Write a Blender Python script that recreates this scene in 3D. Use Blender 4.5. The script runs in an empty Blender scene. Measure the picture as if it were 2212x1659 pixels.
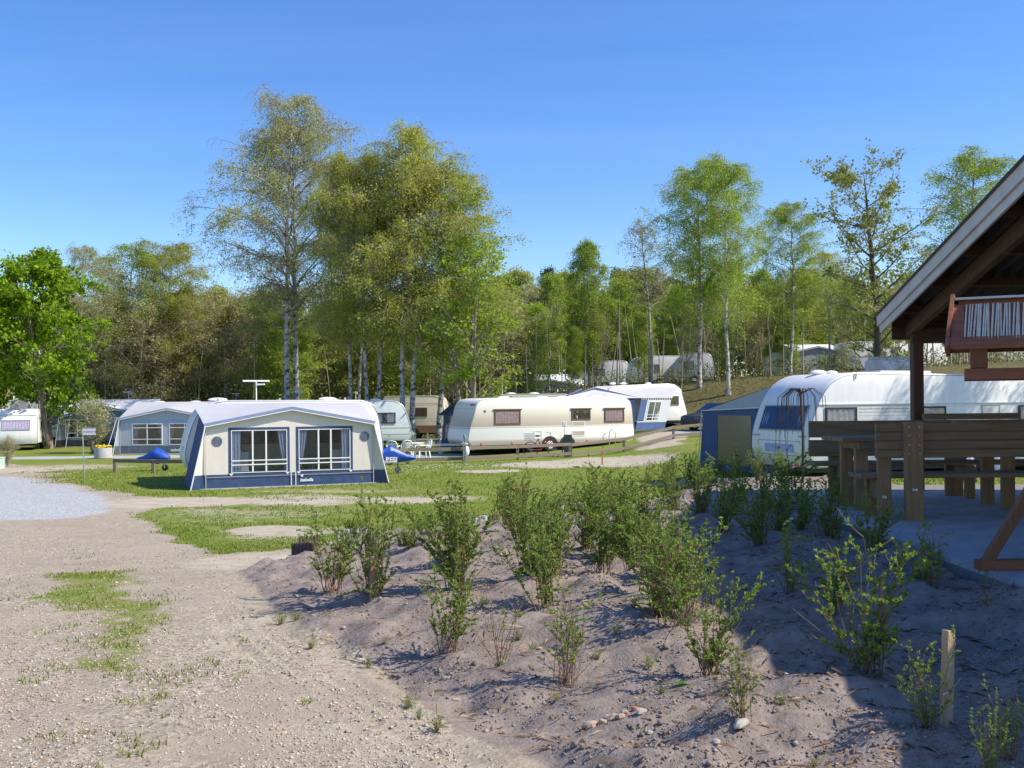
import bpy, math, random
import numpy as np
from mathutils import Vector, Matrix

random.seed(7)
scene = bpy.context.scene
COL = scene.collection
R = math.radians

# ------------------------------------------------------------------ camera
EYE = 2.35
F = 2170.0; CU = 1106.0; HV = 870.0; ROLL = R(0.5)
cam_d = bpy.data.cameras.new("camera"); cam = bpy.data.objects.new("camera", cam_d)
COL.objects.link(cam)
cam.location = (0, 0, EYE)
cam.rotation_euler = (R(90), ROLL, 0)
cam_d.sensor_width = 36.0
cam_d.lens = 36.0 * F / 2212.0
cam_d.shift_y = (HV - 829.5) / 2212.0
cam_d.clip_start = 0.05
cam_d.clip_end = 2000
scene.camera = cam

# ------------------------------------------------------------------ sky, sun
SUN_EL = R(46.5); SUN_AZ = R(-12)          # azimuth measured from +x towards +y
sdir = Vector((math.cos(SUN_EL) * math.cos(SUN_AZ), math.cos(SUN_EL) * math.sin(SUN_AZ), math.sin(SUN_EL)))
world = bpy.data.worlds.new("World"); scene.world = world
world.use_nodes = True
wn = world.node_tree; wn.nodes.clear()
sky = wn.nodes.new("ShaderNodeTexSky"); sky.sky_type = 'NISHITA'; sky.sun_disc = False
sky.sun_elevation = SUN_EL
sky.sun_rotation = math.atan2(sdir.x, sdir.y)
sky.altitude = 0; sky.air_density = 1.0; sky.dust_density = 0.5; sky.ozone_density = 3.0
hs = wn.nodes.new("ShaderNodeHueSaturation"); hs.inputs['Saturation'].default_value = 1.30; hs.inputs['Hue'].default_value = 0.512
bg = wn.nodes.new("ShaderNodeBackground"); bg.inputs['Strength'].default_value = 0.15
wo = wn.nodes.new("ShaderNodeOutputWorld")
# thin high cirrus wisps over the whole sky
tcw = wn.nodes.new("ShaderNodeTexCoord"); sxw = wn.nodes.new("ShaderNodeSeparateXYZ"); wn.links.new(tcw.outputs['Generated'], sxw.inputs[0])
def wmath(op, a, b):
    n = wn.nodes.new("ShaderNodeMath"); n.operation = op
    for i, q in enumerate((a, b)):
        if isinstance(q, (int, float)): n.inputs[i].default_value = q
        else: wn.links.new(q, n.inputs[i])
    return n.outputs[0]
zz = wmath('MAXIMUM', sxw.outputs['Z'], .04); cxw = wn.nodes.new("ShaderNodeCombineXYZ")
wn.links.new(wmath('DIVIDE', sxw.outputs['X'], zz), cxw.inputs[0]); wn.links.new(wmath('DIVIDE', sxw.outputs['Y'], zz), cxw.inputs[1])
mpw = wn.nodes.new("ShaderNodeMapping"); mpw.inputs['Rotation'].default_value = (0, 0, R(24)); mpw.inputs['Scale'].default_value = (.16, .8, 1)
wn.links.new(cxw.outputs[0], mpw.inputs[0])
now = wn.nodes.new("ShaderNodeTexNoise"); now.inputs['Scale'].default_value = 1.3; now.inputs['Detail'].default_value = 6; now.inputs['Roughness'].default_value = .55
wn.links.new(mpw.outputs[0], now.inputs['Vector'])
rpw = wn.nodes.new("ShaderNodeMapRange"); rpw.inputs['From Min'].default_value = .50; rpw.inputs['From Max'].default_value = .80; rpw.inputs['To Max'].default_value = .09
wn.links.new(now.outputs['Fac'], rpw.inputs['Value'])
mxw = wn.nodes.new("ShaderNodeMix"); mxw.data_type = 'RGBA'; mxw.inputs[7].default_value = (3.6, 4.4, 5.6, 1)
wn.links.new(rpw.outputs[0], mxw.inputs[0]); wn.links.new(hs.outputs[0], mxw.inputs[6])
wn.links.new(sky.outputs[0], hs.inputs['Color']); wn.links.new(mxw.outputs[2], bg.inputs['Color'])
wn.links.new(bg.outputs[0], wo.inputs['Surface'])
sl = bpy.data.lights.new("sun", 'SUN'); sl.energy = 4.4; sl.angle = R(0.53); sl.color = (1.0, 0.92, 0.79)
so = bpy.data.objects.new("sun", sl); COL.objects.link(so)
so.rotation_euler = sdir.to_track_quat('Z', 'Y').to_euler(); so.location = (20, -10, 40)

scene.render.engine = 'CYCLES'
scene.view_settings.view_transform = 'Standard'
scene.view_settings.look = 'None'
scene.view_settings.gamma = 1.0
scene.view_settings.exposure = 0.5
scene.view_settings.use_curve_mapping = False
scene.cycles.use_denoising = True
scene.cycles.max_bounces = 7
scene.cycles.diffuse_bounces = 4
scene.cycles.transparent_max_bounces = 16

# ------------------------------------------------------------------ helpers
def P(u, v, D):
    du, dv = u - CU, HV - v
    X = du * math.cos(ROLL) + dv * math.sin(ROLL)
    Z = -du * math.sin(ROLL) + dv * math.cos(ROLL)
    return Vector((X / F * D, D, EYE + Z / F * D))

def ss(a, b, t):
    t = np.clip((np.asarray(t, float) - a) / (b - a), 0, 1)
    return t * t * (3 - 2 * t)

def _hash(ix, iy, seed):
    n = (ix.astype(np.int64) * 374761393 + iy.astype(np.int64) * 668265263 + seed * 974634777) & 0x7fffffff
    n = (n ^ (n >> 13)) * 1274126177 & 0x7fffffff
    n = n ^ (n >> 16)
    return (n & 0xffff) / 65535.0

def vnoise(x, y, s, seed=0):
    x = np.asarray(x, float) / s; y = np.asarray(y, float) / s
    ix = np.floor(x); iy = np.floor(y); fx = x - ix; fy = y - iy
    fx = fx * fx * (3 - 2 * fx); fy = fy * fy * (3 - 2 * fy)
    a = _hash(ix, iy, seed); b = _hash(ix + 1, iy, seed); c = _hash(ix, iy + 1, seed); d = _hash(ix + 1, iy + 1, seed)
    return (a * (1 - fx) + b * fx) * (1 - fy) + (c * (1 - fx) + d * fx) * fy - 0.5

BED_EDGE_Y = [0, 3.5, 4.4, 5.2, 7.6, 11.3, 13.4, 15.6, 17.7, 18.5]
BED_EDGE_X = [2.4, .75, .35, -.2, -1.55, -3.1, -2.9, -2.5, -.4, 1.8]
def H(x, y, fine=False):
    """height of the ground"""
    x = np.asarray(x, float); y = np.asarray(y, float)
    zr = 0.70 * (1 - ss(3, 24, y))
    xl = np.interp(y, BED_EDGE_Y, BED_EDGE_X)
    tx = np.clip((x - xl) / np.maximum(3.2 - xl, .3), 0, 1) ** 0.85
    yy = y - np.clip(x - 1.0, 0, 3) * 1.1
    A = tx * (1 - ss(12.0, 18.5, yy))
    z = zr + (1.12 - zr) * A
    z = z + 0.45 * ss(4, 8, x) * ss(15, 21, y) * (1 - ss(46, 60, y))
    z = z + 0.7 * ss(42, 55, y) * ss(-3, 5, x)
    T = np.interp(x, [-26, -9, 5, 20, 36], [0, .3, 2.7, 3.4, 4.2])
    y0 = np.interp(x, [-5, 8, 20], [60, 58, 48])
    z = z + T * ss(0, 16, y - y0)
    z = z + 0.06 * vnoise(x, y, 6, 3) * ss(14, 20, y)
    if fine:
        bed = bed_mask(x, y)
        patio = ss(3.1, 3.3, x) * (1 - ss(14.4, 15, y))
        z = z + bed * (1 - patio) * (0.12 * vnoise(x, y, .8, 5) + 0.10 * vnoise(x, y, .33, 6) + 0.06 * vnoise(x, y, .14, 8) + 0.05 * np.clip(vnoise(x * .5, y, .26, 14) * 2, 0, 1))
        d = x - xl
        trk = ss(-.80, -.65, d) * (1 - ss(-.12, -.02, d)) * ss(3.2, 4.5, y) * (1 - ss(7.6, 9.5, y))
        z = z + trk * (0.013 * np.sin(d / .15 * 2 * np.pi + 1.2 * np.sin(y * 1.3)) * (.6 + 1.6 * vnoise(x, y, .6, 15)) + .02 * vnoise(x, y, .25, 12))
        z = z + (1 - bed) * (0.025 * vnoise(x, y, .9, 9) + 0.012 * vnoise(x, y, .22, 10)) * (1 - ss(20, 30, y))
        z = z - 0.10 * patio
    return z

def Hs(x, y):
    return float(H(np.array([x]), np.array([y]))[0])

def G(u, v):
    """point of the ground seen in that direction"""
    d = P(u, v, 1.0) - Vector((0, 0, EYE))
    D = np.concatenate([np.arange(2, 20, .02), np.arange(20, 110, .1)])
    z = EYE + d.z * D
    hh = H(d.x * D, D)
    k = np.argmax(z <= hh)
    return Vector((d.x * D[k], D[k], float(hh[k])))

def seg_dist(px, py, poly, closed=True):
    best = np.full(px.shape, 1e9)
    n = len(poly)
    for i in range(n if closed else n - 1):
        ax, ay = poly[i][:2]; bx, by = poly[(i + 1) % n][:2]
        vx, vy = bx - ax, by - ay
        t = np.clip(((px - ax) * vx + (py - ay) * vy) / (vx * vx + vy * vy + 1e-9), 0, 1)
        best = np.minimum(best, np.hypot(px - ax - t * vx, py - ay - t * vy))
    return best

def poly_mask(px, py, poly, w=.15):
    """soft inside mask of a polygon"""
    inside = np.zeros(px.shape, bool); n = len(poly); j = n - 1
    for i in range(n):
        xi, yi = poly[i][:2]; xj, yj = poly[j][:2]
        if yi != yj:
            c = ((yi > py) != (yj > py)) & (px < (xj - xi) * (py - yi) / (yj - yi) + xi)
            inside ^= c
        j = i
    d = seg_dist(px, py, poly)
    d = np.where(inside, d, -d)
    return ss(-w, w, d)

BED_POLY = [(2.4, 0), (.75, 3.5), (.35, 4.4), (-.2, 5.2), (-1.55, 7.6), (-3.1, 11.3), (-2.9, 13.4), (-2.5, 15.4), (-.4, 17.4), (1.8, 18.4), (4.6, 18.6), (5.5, 16), (5.5, 0)]
def bed_mask(x, y):
    return poly_mask(x, y, BED_POLY, .14)

# ---- objects
def link(o, parent=None):
    COL.objects.link(o)
    if parent is not None:
        o.parent = parent
    return o

def tag(o, label=None, cat=None, group=None, kind=None):
    if label: o["label"] = label
    if cat: o["category"] = cat
    if group: o["group"] = group
    if kind: o["kind"] = kind
    return o

def thing(name, label, cat, loc=(0, 0, 0), yaw=0.0, group=None):
    o = bpy.data.objects.new(name, None); o.empty_display_size = .2
    link(o); o.location = loc; o.rotation_euler = (0, 0, yaw)
    return tag(o, label, cat, group)

def np_mesh(name, V, Fs, mat, smooth=False):
    """V (n,3) array, Fs list of (m,k) int arrays"""
    me = bpy.data.meshes.new(name)
    V = np.asarray(V, np.float32)
    if not isinstance(Fs, list): Fs = [Fs]
    Fs = [np.asarray(f, np.int32) for f in Fs if len(f)]
    nl = sum(f.size for f in Fs); nf = sum(len(f) for f in Fs)
    me.vertices.add(len(V)); me.vertices.foreach_set("co", V.ravel())
    me.loops.add(nl); me.loops.foreach_set("vertex_index", np.concatenate([f.ravel() for f in Fs]))
    me.polygons.add(nf)
    tot = np.concatenate([np.full(len(f), f.shape[1], np.int32) for f in Fs])
    st = np.concatenate([[0], np.cumsum(tot)[:-1]]).astype(np.int32)
    me.polygons.foreach_set("loop_start", st)
    me.polygons.foreach_set("loop_total", tot)
    if smooth:
        me.polygons.foreach_set("use_smooth", np.ones(nf, bool))
    me.update(calc_edges=True)
    if mat is not None: me.materials.append(mat)
    return me

class MB:
    def __init__(s): s.v = []; s.f = []
    def add(s, vs, fs):
        o = len(s.v); s.v += [tuple(p) for p in vs]; s.f += [tuple(o + i for i in f) for f in fs]; return s
    def box(s, x0, x1, y0, y1, z0, z1, f=None):
        vs = [(x, y, z) for z in (z0, z1) for y in (y0, y1) for x in (x0, x1)]
        if f: vs = [f(*p) for p in vs]
        return s.add(vs, [(0, 2, 3, 1), (4, 5, 7, 6), (0, 1, 5, 4), (2, 6, 7, 3), (0, 4, 6, 2), (1, 3, 7, 5)])
    def pbox(s, f, a0, a1, b0, b1, d0, d1):
        """box in panel space, mapped by f(a, b, d)"""
        return s.box(a0, a1, b0, b1, d0, d1, f)
    def bar(s, p, q, w, h=None, up=(0, 0, 1)):
        p = Vector(p); q = Vector(q); h = h or w
        d = (q - p).normalized(); u = Vector(up)
        if abs(d.dot(u)) > .97: u = Vector((0, 1, 0))
        x = d.cross(u).normalized(); u = x.cross(d)
        vs = [c + x * (i * w / 2) + u * (j * h / 2) for c in (p, q) for j in (-1, 1) for i in (-1, 1)]
        return s.add(vs, [(0, 1, 3, 2), (4, 6, 7, 5), (0, 4, 5, 1), (2, 3, 7, 6), (0, 2, 6, 4), (1, 5, 7, 3)])
    def tube(s, pts, r, n=6, cap=True):
        pts = [Vector(p) for p in pts]; m = len(pts)
        rs = r if isinstance(r, (list, tuple)) else [r] * m
        vs = []; fs = []
        for i, p in enumerate(pts):
            d = (pts[min(i + 1, m - 1)] - pts[max(i - 1, 0)]).normalized()
            a = d.cross(Vector((0, 0, 1)))
            if a.length < .05: a = d.cross(Vector((1, 0, 0)))
            a.normalize(); b = d.cross(a)
            for k in range(n):
                t = 2 * math.pi * k / n
                vs.append(p + (a * math.cos(t) + b * math.sin(t)) * rs[i])
        for i in range(m - 1):
            for k in range(n):
                k2 = (k + 1) % n
                fs.append((i * n + k, i * n + k2, i * n + n + k2, i * n + n + k))
        if cap: fs += [tuple(range(n))[::-1], tuple(range((m - 1) * n, m * n))]
        return s.add(vs, fs)
    def prism(s, poly, f, d0, d1):
        """polygon (a, b) extruded d0..d1, mapped by f"""
        n = len(poly)
        vs = [f(a, b, d) for d in (d0, d1) for a, b in poly]
        fs = [tuple(range(n)), tuple(range(n, 2 * n))[::-1]] + [(i, i + n, (i + 1) % n + n, (i + 1) % n) for i in range(n)]
        return s.add(vs, fs)
    def lathe(s, prof, n=16, c=(0, 0, 0), axis='z'):
        vs = []; fs = []; m = len(prof)
        for r, z in prof:
            for k in range(n):
                t = 2 * math.pi * k / n; x, y = r * math.cos(t), r * math.sin(t)
                p = (x, y, z) if axis == 'z' else ((x, z, y) if axis == 'y' else (z, x, y))
                vs.append((p[0] + c[0], p[1] + c[1], p[2] + c[2]))
        for i in range(m - 1):
            for k in range(n):
                k2 = (k + 1) % n; fs.append((i * n + k, i * n + k2, i * n + n + k2, i * n + n + k))
        fs += [tuple(range(n))[::-1], tuple(range((m - 1) * n, m * n))]
        return s.add(vs, fs)
    def ellipsoid(s, c, rx, ry, rz, n=10, m=6, jit=0, rng=random):
        vs = [(c[0], c[1], c[2] - rz)]; fs = []
        for i in range(1, m):
            ph = -math.pi / 2 + math.pi * i / m
            for k in range(n):
                t = 2 * math.pi * k / n; j = 1 + jit * (rng.random() - .5)
                vs.append((c[0] + rx * math.cos(ph) * math.cos(t) * j, c[1] + ry * math.cos(ph) * math.sin(t) * j, c[2] + rz * math.sin(ph) * j))
        vs.append((c[0], c[1], c[2] + rz)); last = len(vs) - 1
        for k in range(n):
            k2 = (k + 1) % n
            fs.append((0, 1 + k2, 1 + k)); fs.append((last, last - n + k, last - n + k2))
            for i in range(m - 2):
                o = 1 + i * n; fs.append((o + k, o + k2, o + n + k2, o + n + k))
        return s.add(vs, fs)
    def mesh(s, name, mat, smooth=None):
        me = bpy.data.meshes.new(name); me.from_pydata(s.v, [], s.f); me.update()
        if mat is not None: me.materials.append(mat)
        if smooth is not None:
            me.polygons.foreach_set("use_smooth", [True] * len(me.polygons)); me.set_sharp_from_angle(angle=R(smooth))
        return me
    def build(s, name, mat, parent=None, smooth=None, bev=0, loc=None):
        o = bpy.data.objects.new(name, s.mesh(name, mat, smooth)); link(o, parent)
        if loc is not None: o.location = loc
        if bev:
            b = o.modifiers.new("bevel", 'BEVEL'); b.width = bev; b.segments = 2; b.limit_method = 'ANGLE'
        return o

def copy_tree(o, parent=None):
    c = o.copy(); COL.objects.link(c); c.parent = parent
    for ch in list(o.children): copy_tree(ch, c)
    return c

# ------------------------------------------------------------------ materials
_M = {}
def nd(nt, t, **kw):
    n = nt.nodes.new(t)
    for k, v in kw.items(): setattr(n, k, v)
    return n

def M(name, col, rough=.55, var=.12, scale=6.0, bump=0.0, bscale=60.0, spec=.4, metal=0.0, stretch=None, col2=None, tr=0.0):
    if name in _M: return _M[name]
    m = bpy.data.materials.new(name); m.use_nodes = True; nt = m.node_tree
    b = nt.nodes["Principled BSDF"]
    tc = nd(nt, "ShaderNodeTexCoord"); mp = nd(nt, "ShaderNodeMapping")
    if stretch: mp.inputs['Scale'].default_value = stretch
    nt.links.new(tc.outputs['Object'], mp.inputs['Vector'])
    no = nd(nt, "ShaderNodeTexNoise"); no.inputs['Scale'].default_value = scale; no.inputs['Detail'].default_value = 4
    no.inputs['Roughness'].default_value = .65
    nt.links.new(mp.outputs[0], no.inputs['Vector'])
    rp = nd(nt, "ShaderNodeValToRGB"); e = rp.color_ramp.elements
    e[0].position = .3; e[1].position = .7
    c2 = col2 or tuple(min(1, c * (1 + var)) for c in col); c1 = col if col2 else tuple(c * (1 - var) for c in col)
    e[0].color = (*c1, 1); e[1].color = (*c2, 1)
    nt.links.new(no.outputs['Fac'], rp.inputs['Fac'])
    nt.links.new(rp.outputs[0], b.inputs['Base Color'])
    b.inputs['Roughness'].default_value = rough; b.inputs['Metallic'].default_value = metal
    b.inputs['Specular IOR Level'].default_value = spec
    if bump:
        n2 = nd(nt, "ShaderNodeTexNoise"); n2.inputs['Scale'].default_value = bscale; n2.inputs['Detail'].default_value = 3
        nt.links.new(mp.outputs[0], n2.inputs['Vector'])
        bp = nd(nt, "ShaderNodeBump"); bp.inputs['Strength'].default_value = bump; bp.inputs['Distance'].default_value = .02
        nt.links.new(n2.outputs['Fac'], bp.inputs['Height']); nt.links.new(bp.outputs[0], b.inputs['Normal'])
    if tr:
        out = nt.nodes["Material Output"]; t = nd(nt, "ShaderNodeBsdfTranslucent"); mx = nd(nt, "ShaderNodeMixShader")
        mx.inputs[0].default_value = tr
        nt.links.new(rp.outputs[0], t.inputs['Color'])
        nt.links.new(b.outputs[0], mx.inputs[1]); nt.links.new(t.outputs[0], mx.inputs[2]); nt.links.new(mx.outputs[0], out.inputs['Surface'])
    _M[name] = m
    return m

def leaf_mat(name, cols, trans=.45, objvar=.12):
    if name in _M: return _M[name]
    m = bpy.data.materials.new(name); m.use_nodes = True; nt = m.node_tree; nt.nodes.clear()
    g = nd(nt, "ShaderNodeNewGeometry"); rp = nd(nt, "ShaderNodeValToRGB")
    e = rp.color_ramp.elements
    while len(e) < len(cols): e.new(.5)
    for i, c in enumerate(cols): e[i].position = i / (len(cols) - 1); e[i].color = (*c, 1)
    nt.links.new(g.outputs['Random Per Island'], rp.inputs['Fac'])
    oi = nd(nt, "ShaderNodeObjectInfo"); hv = nd(nt, "ShaderNodeHueSaturation")
    mr = nd(nt, "ShaderNodeMapRange"); mr.inputs['To Min'].default_value = 1 - objvar; mr.inputs['To Max'].default_value = 1 + objvar
    nt.links.new(oi.outputs['Random'], mr.inputs['Value']); nt.links.new(mr.outputs[0], hv.inputs['Value'])
    nt.links.new(rp.outputs[0], hv.inputs['Color'])
    d = nd(nt, "ShaderNodeBsdfDiffuse"); t = nd(nt, "ShaderNodeBsdfTranslucent"); mx = nd(nt, "ShaderNodeMixShader")
    mx.inputs[0].default_value = trans; out = nd(nt, "ShaderNodeOutputMaterial")
    nt.links.new(hv.outputs[0], d.inputs['Color']); nt.links.new(hv.outputs[0], t.inputs['Color'])
    nt.links.new(d.outputs[0], mx.inputs[1]); nt.links.new(t.outputs[0], mx.inputs[2]); nt.links.new(mx.outputs[0], out.inputs['Surface'])
    _M[name] = m
    return m

def glass_mat(name, tint=(.9, .93, .95), gloss=.12, rough=.03):
    if name in _M: return _M[name]
    m = bpy.data.materials.new(name); m.use_nodes = True; nt = m.node_tree; nt.nodes.clear()
    t = nd(nt, "ShaderNodeBsdfTransparent"); t.inputs['Color'].default_value = (*tint, 1)
    g = nd(nt, "ShaderNodeBsdfGlossy"); g.inputs['Roughness'].default_value = rough
    lw = nd(nt, "ShaderNodeLayerWeight"); fr = nd(nt, "ShaderNodeMath", operation='POWER'); fr.inputs[1].default_value = 4.0; nt.links.new(lw.outputs['Facing'], fr.inputs[0])
    tc = nd(nt, "ShaderNodeTexCoord"); no = nd(nt, "ShaderNodeTexNoise"); no.inputs['Scale'].default_value = 3
    bp = nd(nt, "ShaderNodeBump"); bp.inputs['Strength'].default_value = .15; bp.inputs['Distance'].default_value = .03
    nt.links.new(tc.outputs['Object'], no.inputs['Vector']); nt.links.new(no.outputs['Fac'], bp.inputs['Height'])
    nt.links.new(bp.outputs[0], g.inputs['Normal'])
    ad = nd(nt, "ShaderNodeMath", operation='ADD'); ad.inputs[1].default_value = gloss; ad.use_clamp = True
    nt.links.new(fr.outputs[0], ad.inputs[0])
    mx = nd(nt, "ShaderNodeMixShader"); out = nd(nt, "ShaderNodeOutputMaterial")
    nt.links.new(ad.outputs[0], mx.inputs[0]); nt.links.new(t.outputs[0], mx.inputs[1]); nt.links.new(g.outputs[0], mx.inputs[2])
    nt.links.new(mx.outputs[0], out.inputs['Surface'])
    _M[name] = m
    return m
# ------------------------------------------------------------------ ground
def gp(*pts):
    return [tuple(G(u, v)[:2]) for u, v in pts]

LAWN_A = gp((100, 1016), (140, 1040), (220, 1058), (330, 1075), (395, 1082)) 
LAWN_B = gp((345, 1098), (312, 1118), (350, 1155), (470, 1197), (560, 1194), (690, 1168))
LAWN_POLY = LAWN_A + LAWN_B + [(-2.4, 15.6), (-.3, 17.6), (1.8, 18.6), (4.6, 18.8), (5.6, 14.6), (60, 14.6), (300, 14.6), (300, 500), (-300, 500), (-300, 36.5)] + gp((0, 1001), (60, 1005))
def near_sheet():
    xs = np.concatenate([np.arange(-300, -60, 20), np.arange(-60, -14, 1.5), np.arange(-14, -6.5, .22), np.arange(-6.5, 3.6, .045), np.arange(3.6, 16, .3), np.arange(16, 60, 1.5), np.arange(60, 301, 20)])
    ys = np.concatenate([np.arange(-40, 2, 2.), np.arange(2, 19, .05), np.arange(19, 34, .14), np.arange(34, 60, .35), np.arange(60, 110, 1.2), np.arange(110, 500, 15)])
    X, Y = np.meshgrid(xs, ys)
    nx, ny = len(xs), len(ys)
    x = X.ravel(); y = Y.ravel()
    z = H(x, y, True)
    wx = x + .5 * vnoise(x, y, 1.1, 21) + .25 * vnoise(x, y, .35, 22); wy = y + .7 * vnoise(x, y, 1.1, 23) + .3 * vnoise(x, y, .35, 24)
    soil = bed_mask(wx * .35 + x * .65, wy * .35 + y * .65)
    grass = poly_mask(wx, wy, LAWN_POLY, .35)
    # grass growing along the middle of the gravel road
    def blob(u0, v0, ru, rv, soft=.5):
        c = G(u0, v0); e = G(u0 + ru, v0); k = G(u0, v0 - rv); k2 = G(u0, v0 + rv)
        rx = abs(e.x - c.x); ry = abs(k.y - k2.y) / 2; cy = (k.y + k2.y) / 2
        r = np.hypot((wx - c.x) / rx, (wy - cy) / ry)
        return 1 - ss(1 - soft, 1 + soft, r)
    def pm(pts, w): return poly_mask(wx, wy, gp(*pts), w)
    strip = np.maximum.reduce([.92 * pm([(150, 1240), (290, 1236), (325, 1290), (320, 1345), (200, 1345), (125, 1330), (128, 1270)], .8),
                               .76 * pm([(135, 1320), (330, 1300), (350, 1380), (330, 1470), (240, 1480), (130, 1440)], .8),
                               .56 * pm([(150, 1440), (330, 1440), (400, 1560), (380, 1640), (250, 1640), (160, 1540)], .7), .50 * pm([(160, 1185), (220, 1185), (230, 1240), (150, 1240)], .6)])
    grass = np.maximum(grass, strip)
    # bare sand worn into the lawn
    sand = np.maximum.reduce([.95 * blob(390, 1087, 150, 12), .74 * blob(640, 1082, 200, 13, .8), .74 * blob(900, 1080, 170, 9, .8), .98 * blob(920, 1083, 45, 4), 1.05 * blob(580, 1146, 90, 9, .6), .66 * blob(620, 1152, 130, 15, .8), .5 * blob(470, 1104, 140, 10, .9), .52 * blob(700, 1062, 260, 6, .9),
                              .9 * blob(1180, 1004, 110, 8), .95 * blob(1330, 998, 180, 12), .8 * blob(1060, 1018, 70, 4), .95 * blob(1430, 945, 60, 12), .62 * blob(150, 1010, 140, 8, .8), .75 * blob(30, 1016, 90, 7), .85 * blob(560, 1212, 110, 16),
                              .8 * blob(1420, 962, 70, 7), .55 * blob(1450, 1045, 160, 5), .45 * blob(560, 1110, 300, 25, .9)])
    # roads across the camp
    path = np.maximum((1 - ss(.8, 1.5, np.abs(wy - (47.0 + .02 * x)))) * (1 - ss(-13, -10, x)), (1 - ss(.9, 1.7, np.abs(wy - (44.3 + .42 * (x + 6))))) * ss(-11, -8, x) * (1 - ss(-3, 0, x)))
    path = np.maximum(path, (1 - ss(.8, 1.6, np.abs(wy - (49.5 + .05 * x)))) * ss(6, 9, x) * (1 - ss(30, 34, x)))
    grey = poly_mask(wx, wy, gp((-300, 1025), (60, 1030), (200, 1062), (250, 1085), (250, 1108), (120, 1122), (-300, 1130)), .6)
    grey = np.maximum(grey, path)
    grass = grass * (1 - path)
    # faint worn patches of bare ground
    track = x - np.interp(y, BED_EDGE_Y, BED_EDGE_X)
    trk = ss(-1.2, -.8, track) * (1 - ss(-.12, .02, track)) * ss(2.5, 3.5, y) * (1 - ss(9, 12, y))
    sand = np.maximum(sand, trk * .42)
    litter = ss(54, 62, y - np.interp(x, [-5, 8, 20], [2, 0, -10])) * (1 - ss(76, 84, y) * ss(0, 5, x))
    soil0 = soil
    col = np.stack([grass, sand, soil, grey], 1).astype(np.float32)
    idx = np.arange(nx * ny).reshape(ny, nx)
    Q = np.stack([idx[:-1, :-1], idx[:-1, 1:], idx[1:, 1:], idx[1:, :-1]], -1).reshape(-1, 4)
    qs = soil0[Q].mean(1); qg = grass[Q].mean(1) - .0 * sand[Q].mean(1)
    qx = x[Q].mean(1); qy = y[Q].mean(1)
    cls = np.where(qs > .5, 0, np.where((qg > .5), 1, 2))
    V = np.stack([x, y, z], 1)
    gm = ground_mat()
    for c, nm in enumerate(("planting_bed", "lawn", "gravel_road")):
        q = Q[cls == c]
        used, inv = np.unique(q.ravel(), return_inverse=True)
        me = np_mesh(nm, V[used], inv.reshape(-1, 4), gm, smooth=True)
        a = me.color_attributes.new("mask", 'FLOAT_COLOR', 'POINT')
        a.data.foreach_set("color", col[used].ravel())
        a2 = me.attributes.new("litter", 'FLOAT', 'POINT'); a2.data.foreach_set("value", litter[used].astype(np.float32))
        o = bpy.data.objects.new(nm, me); link(o); tag(o, kind="structure")
    return x, y, z, grass, sand, soil

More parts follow.
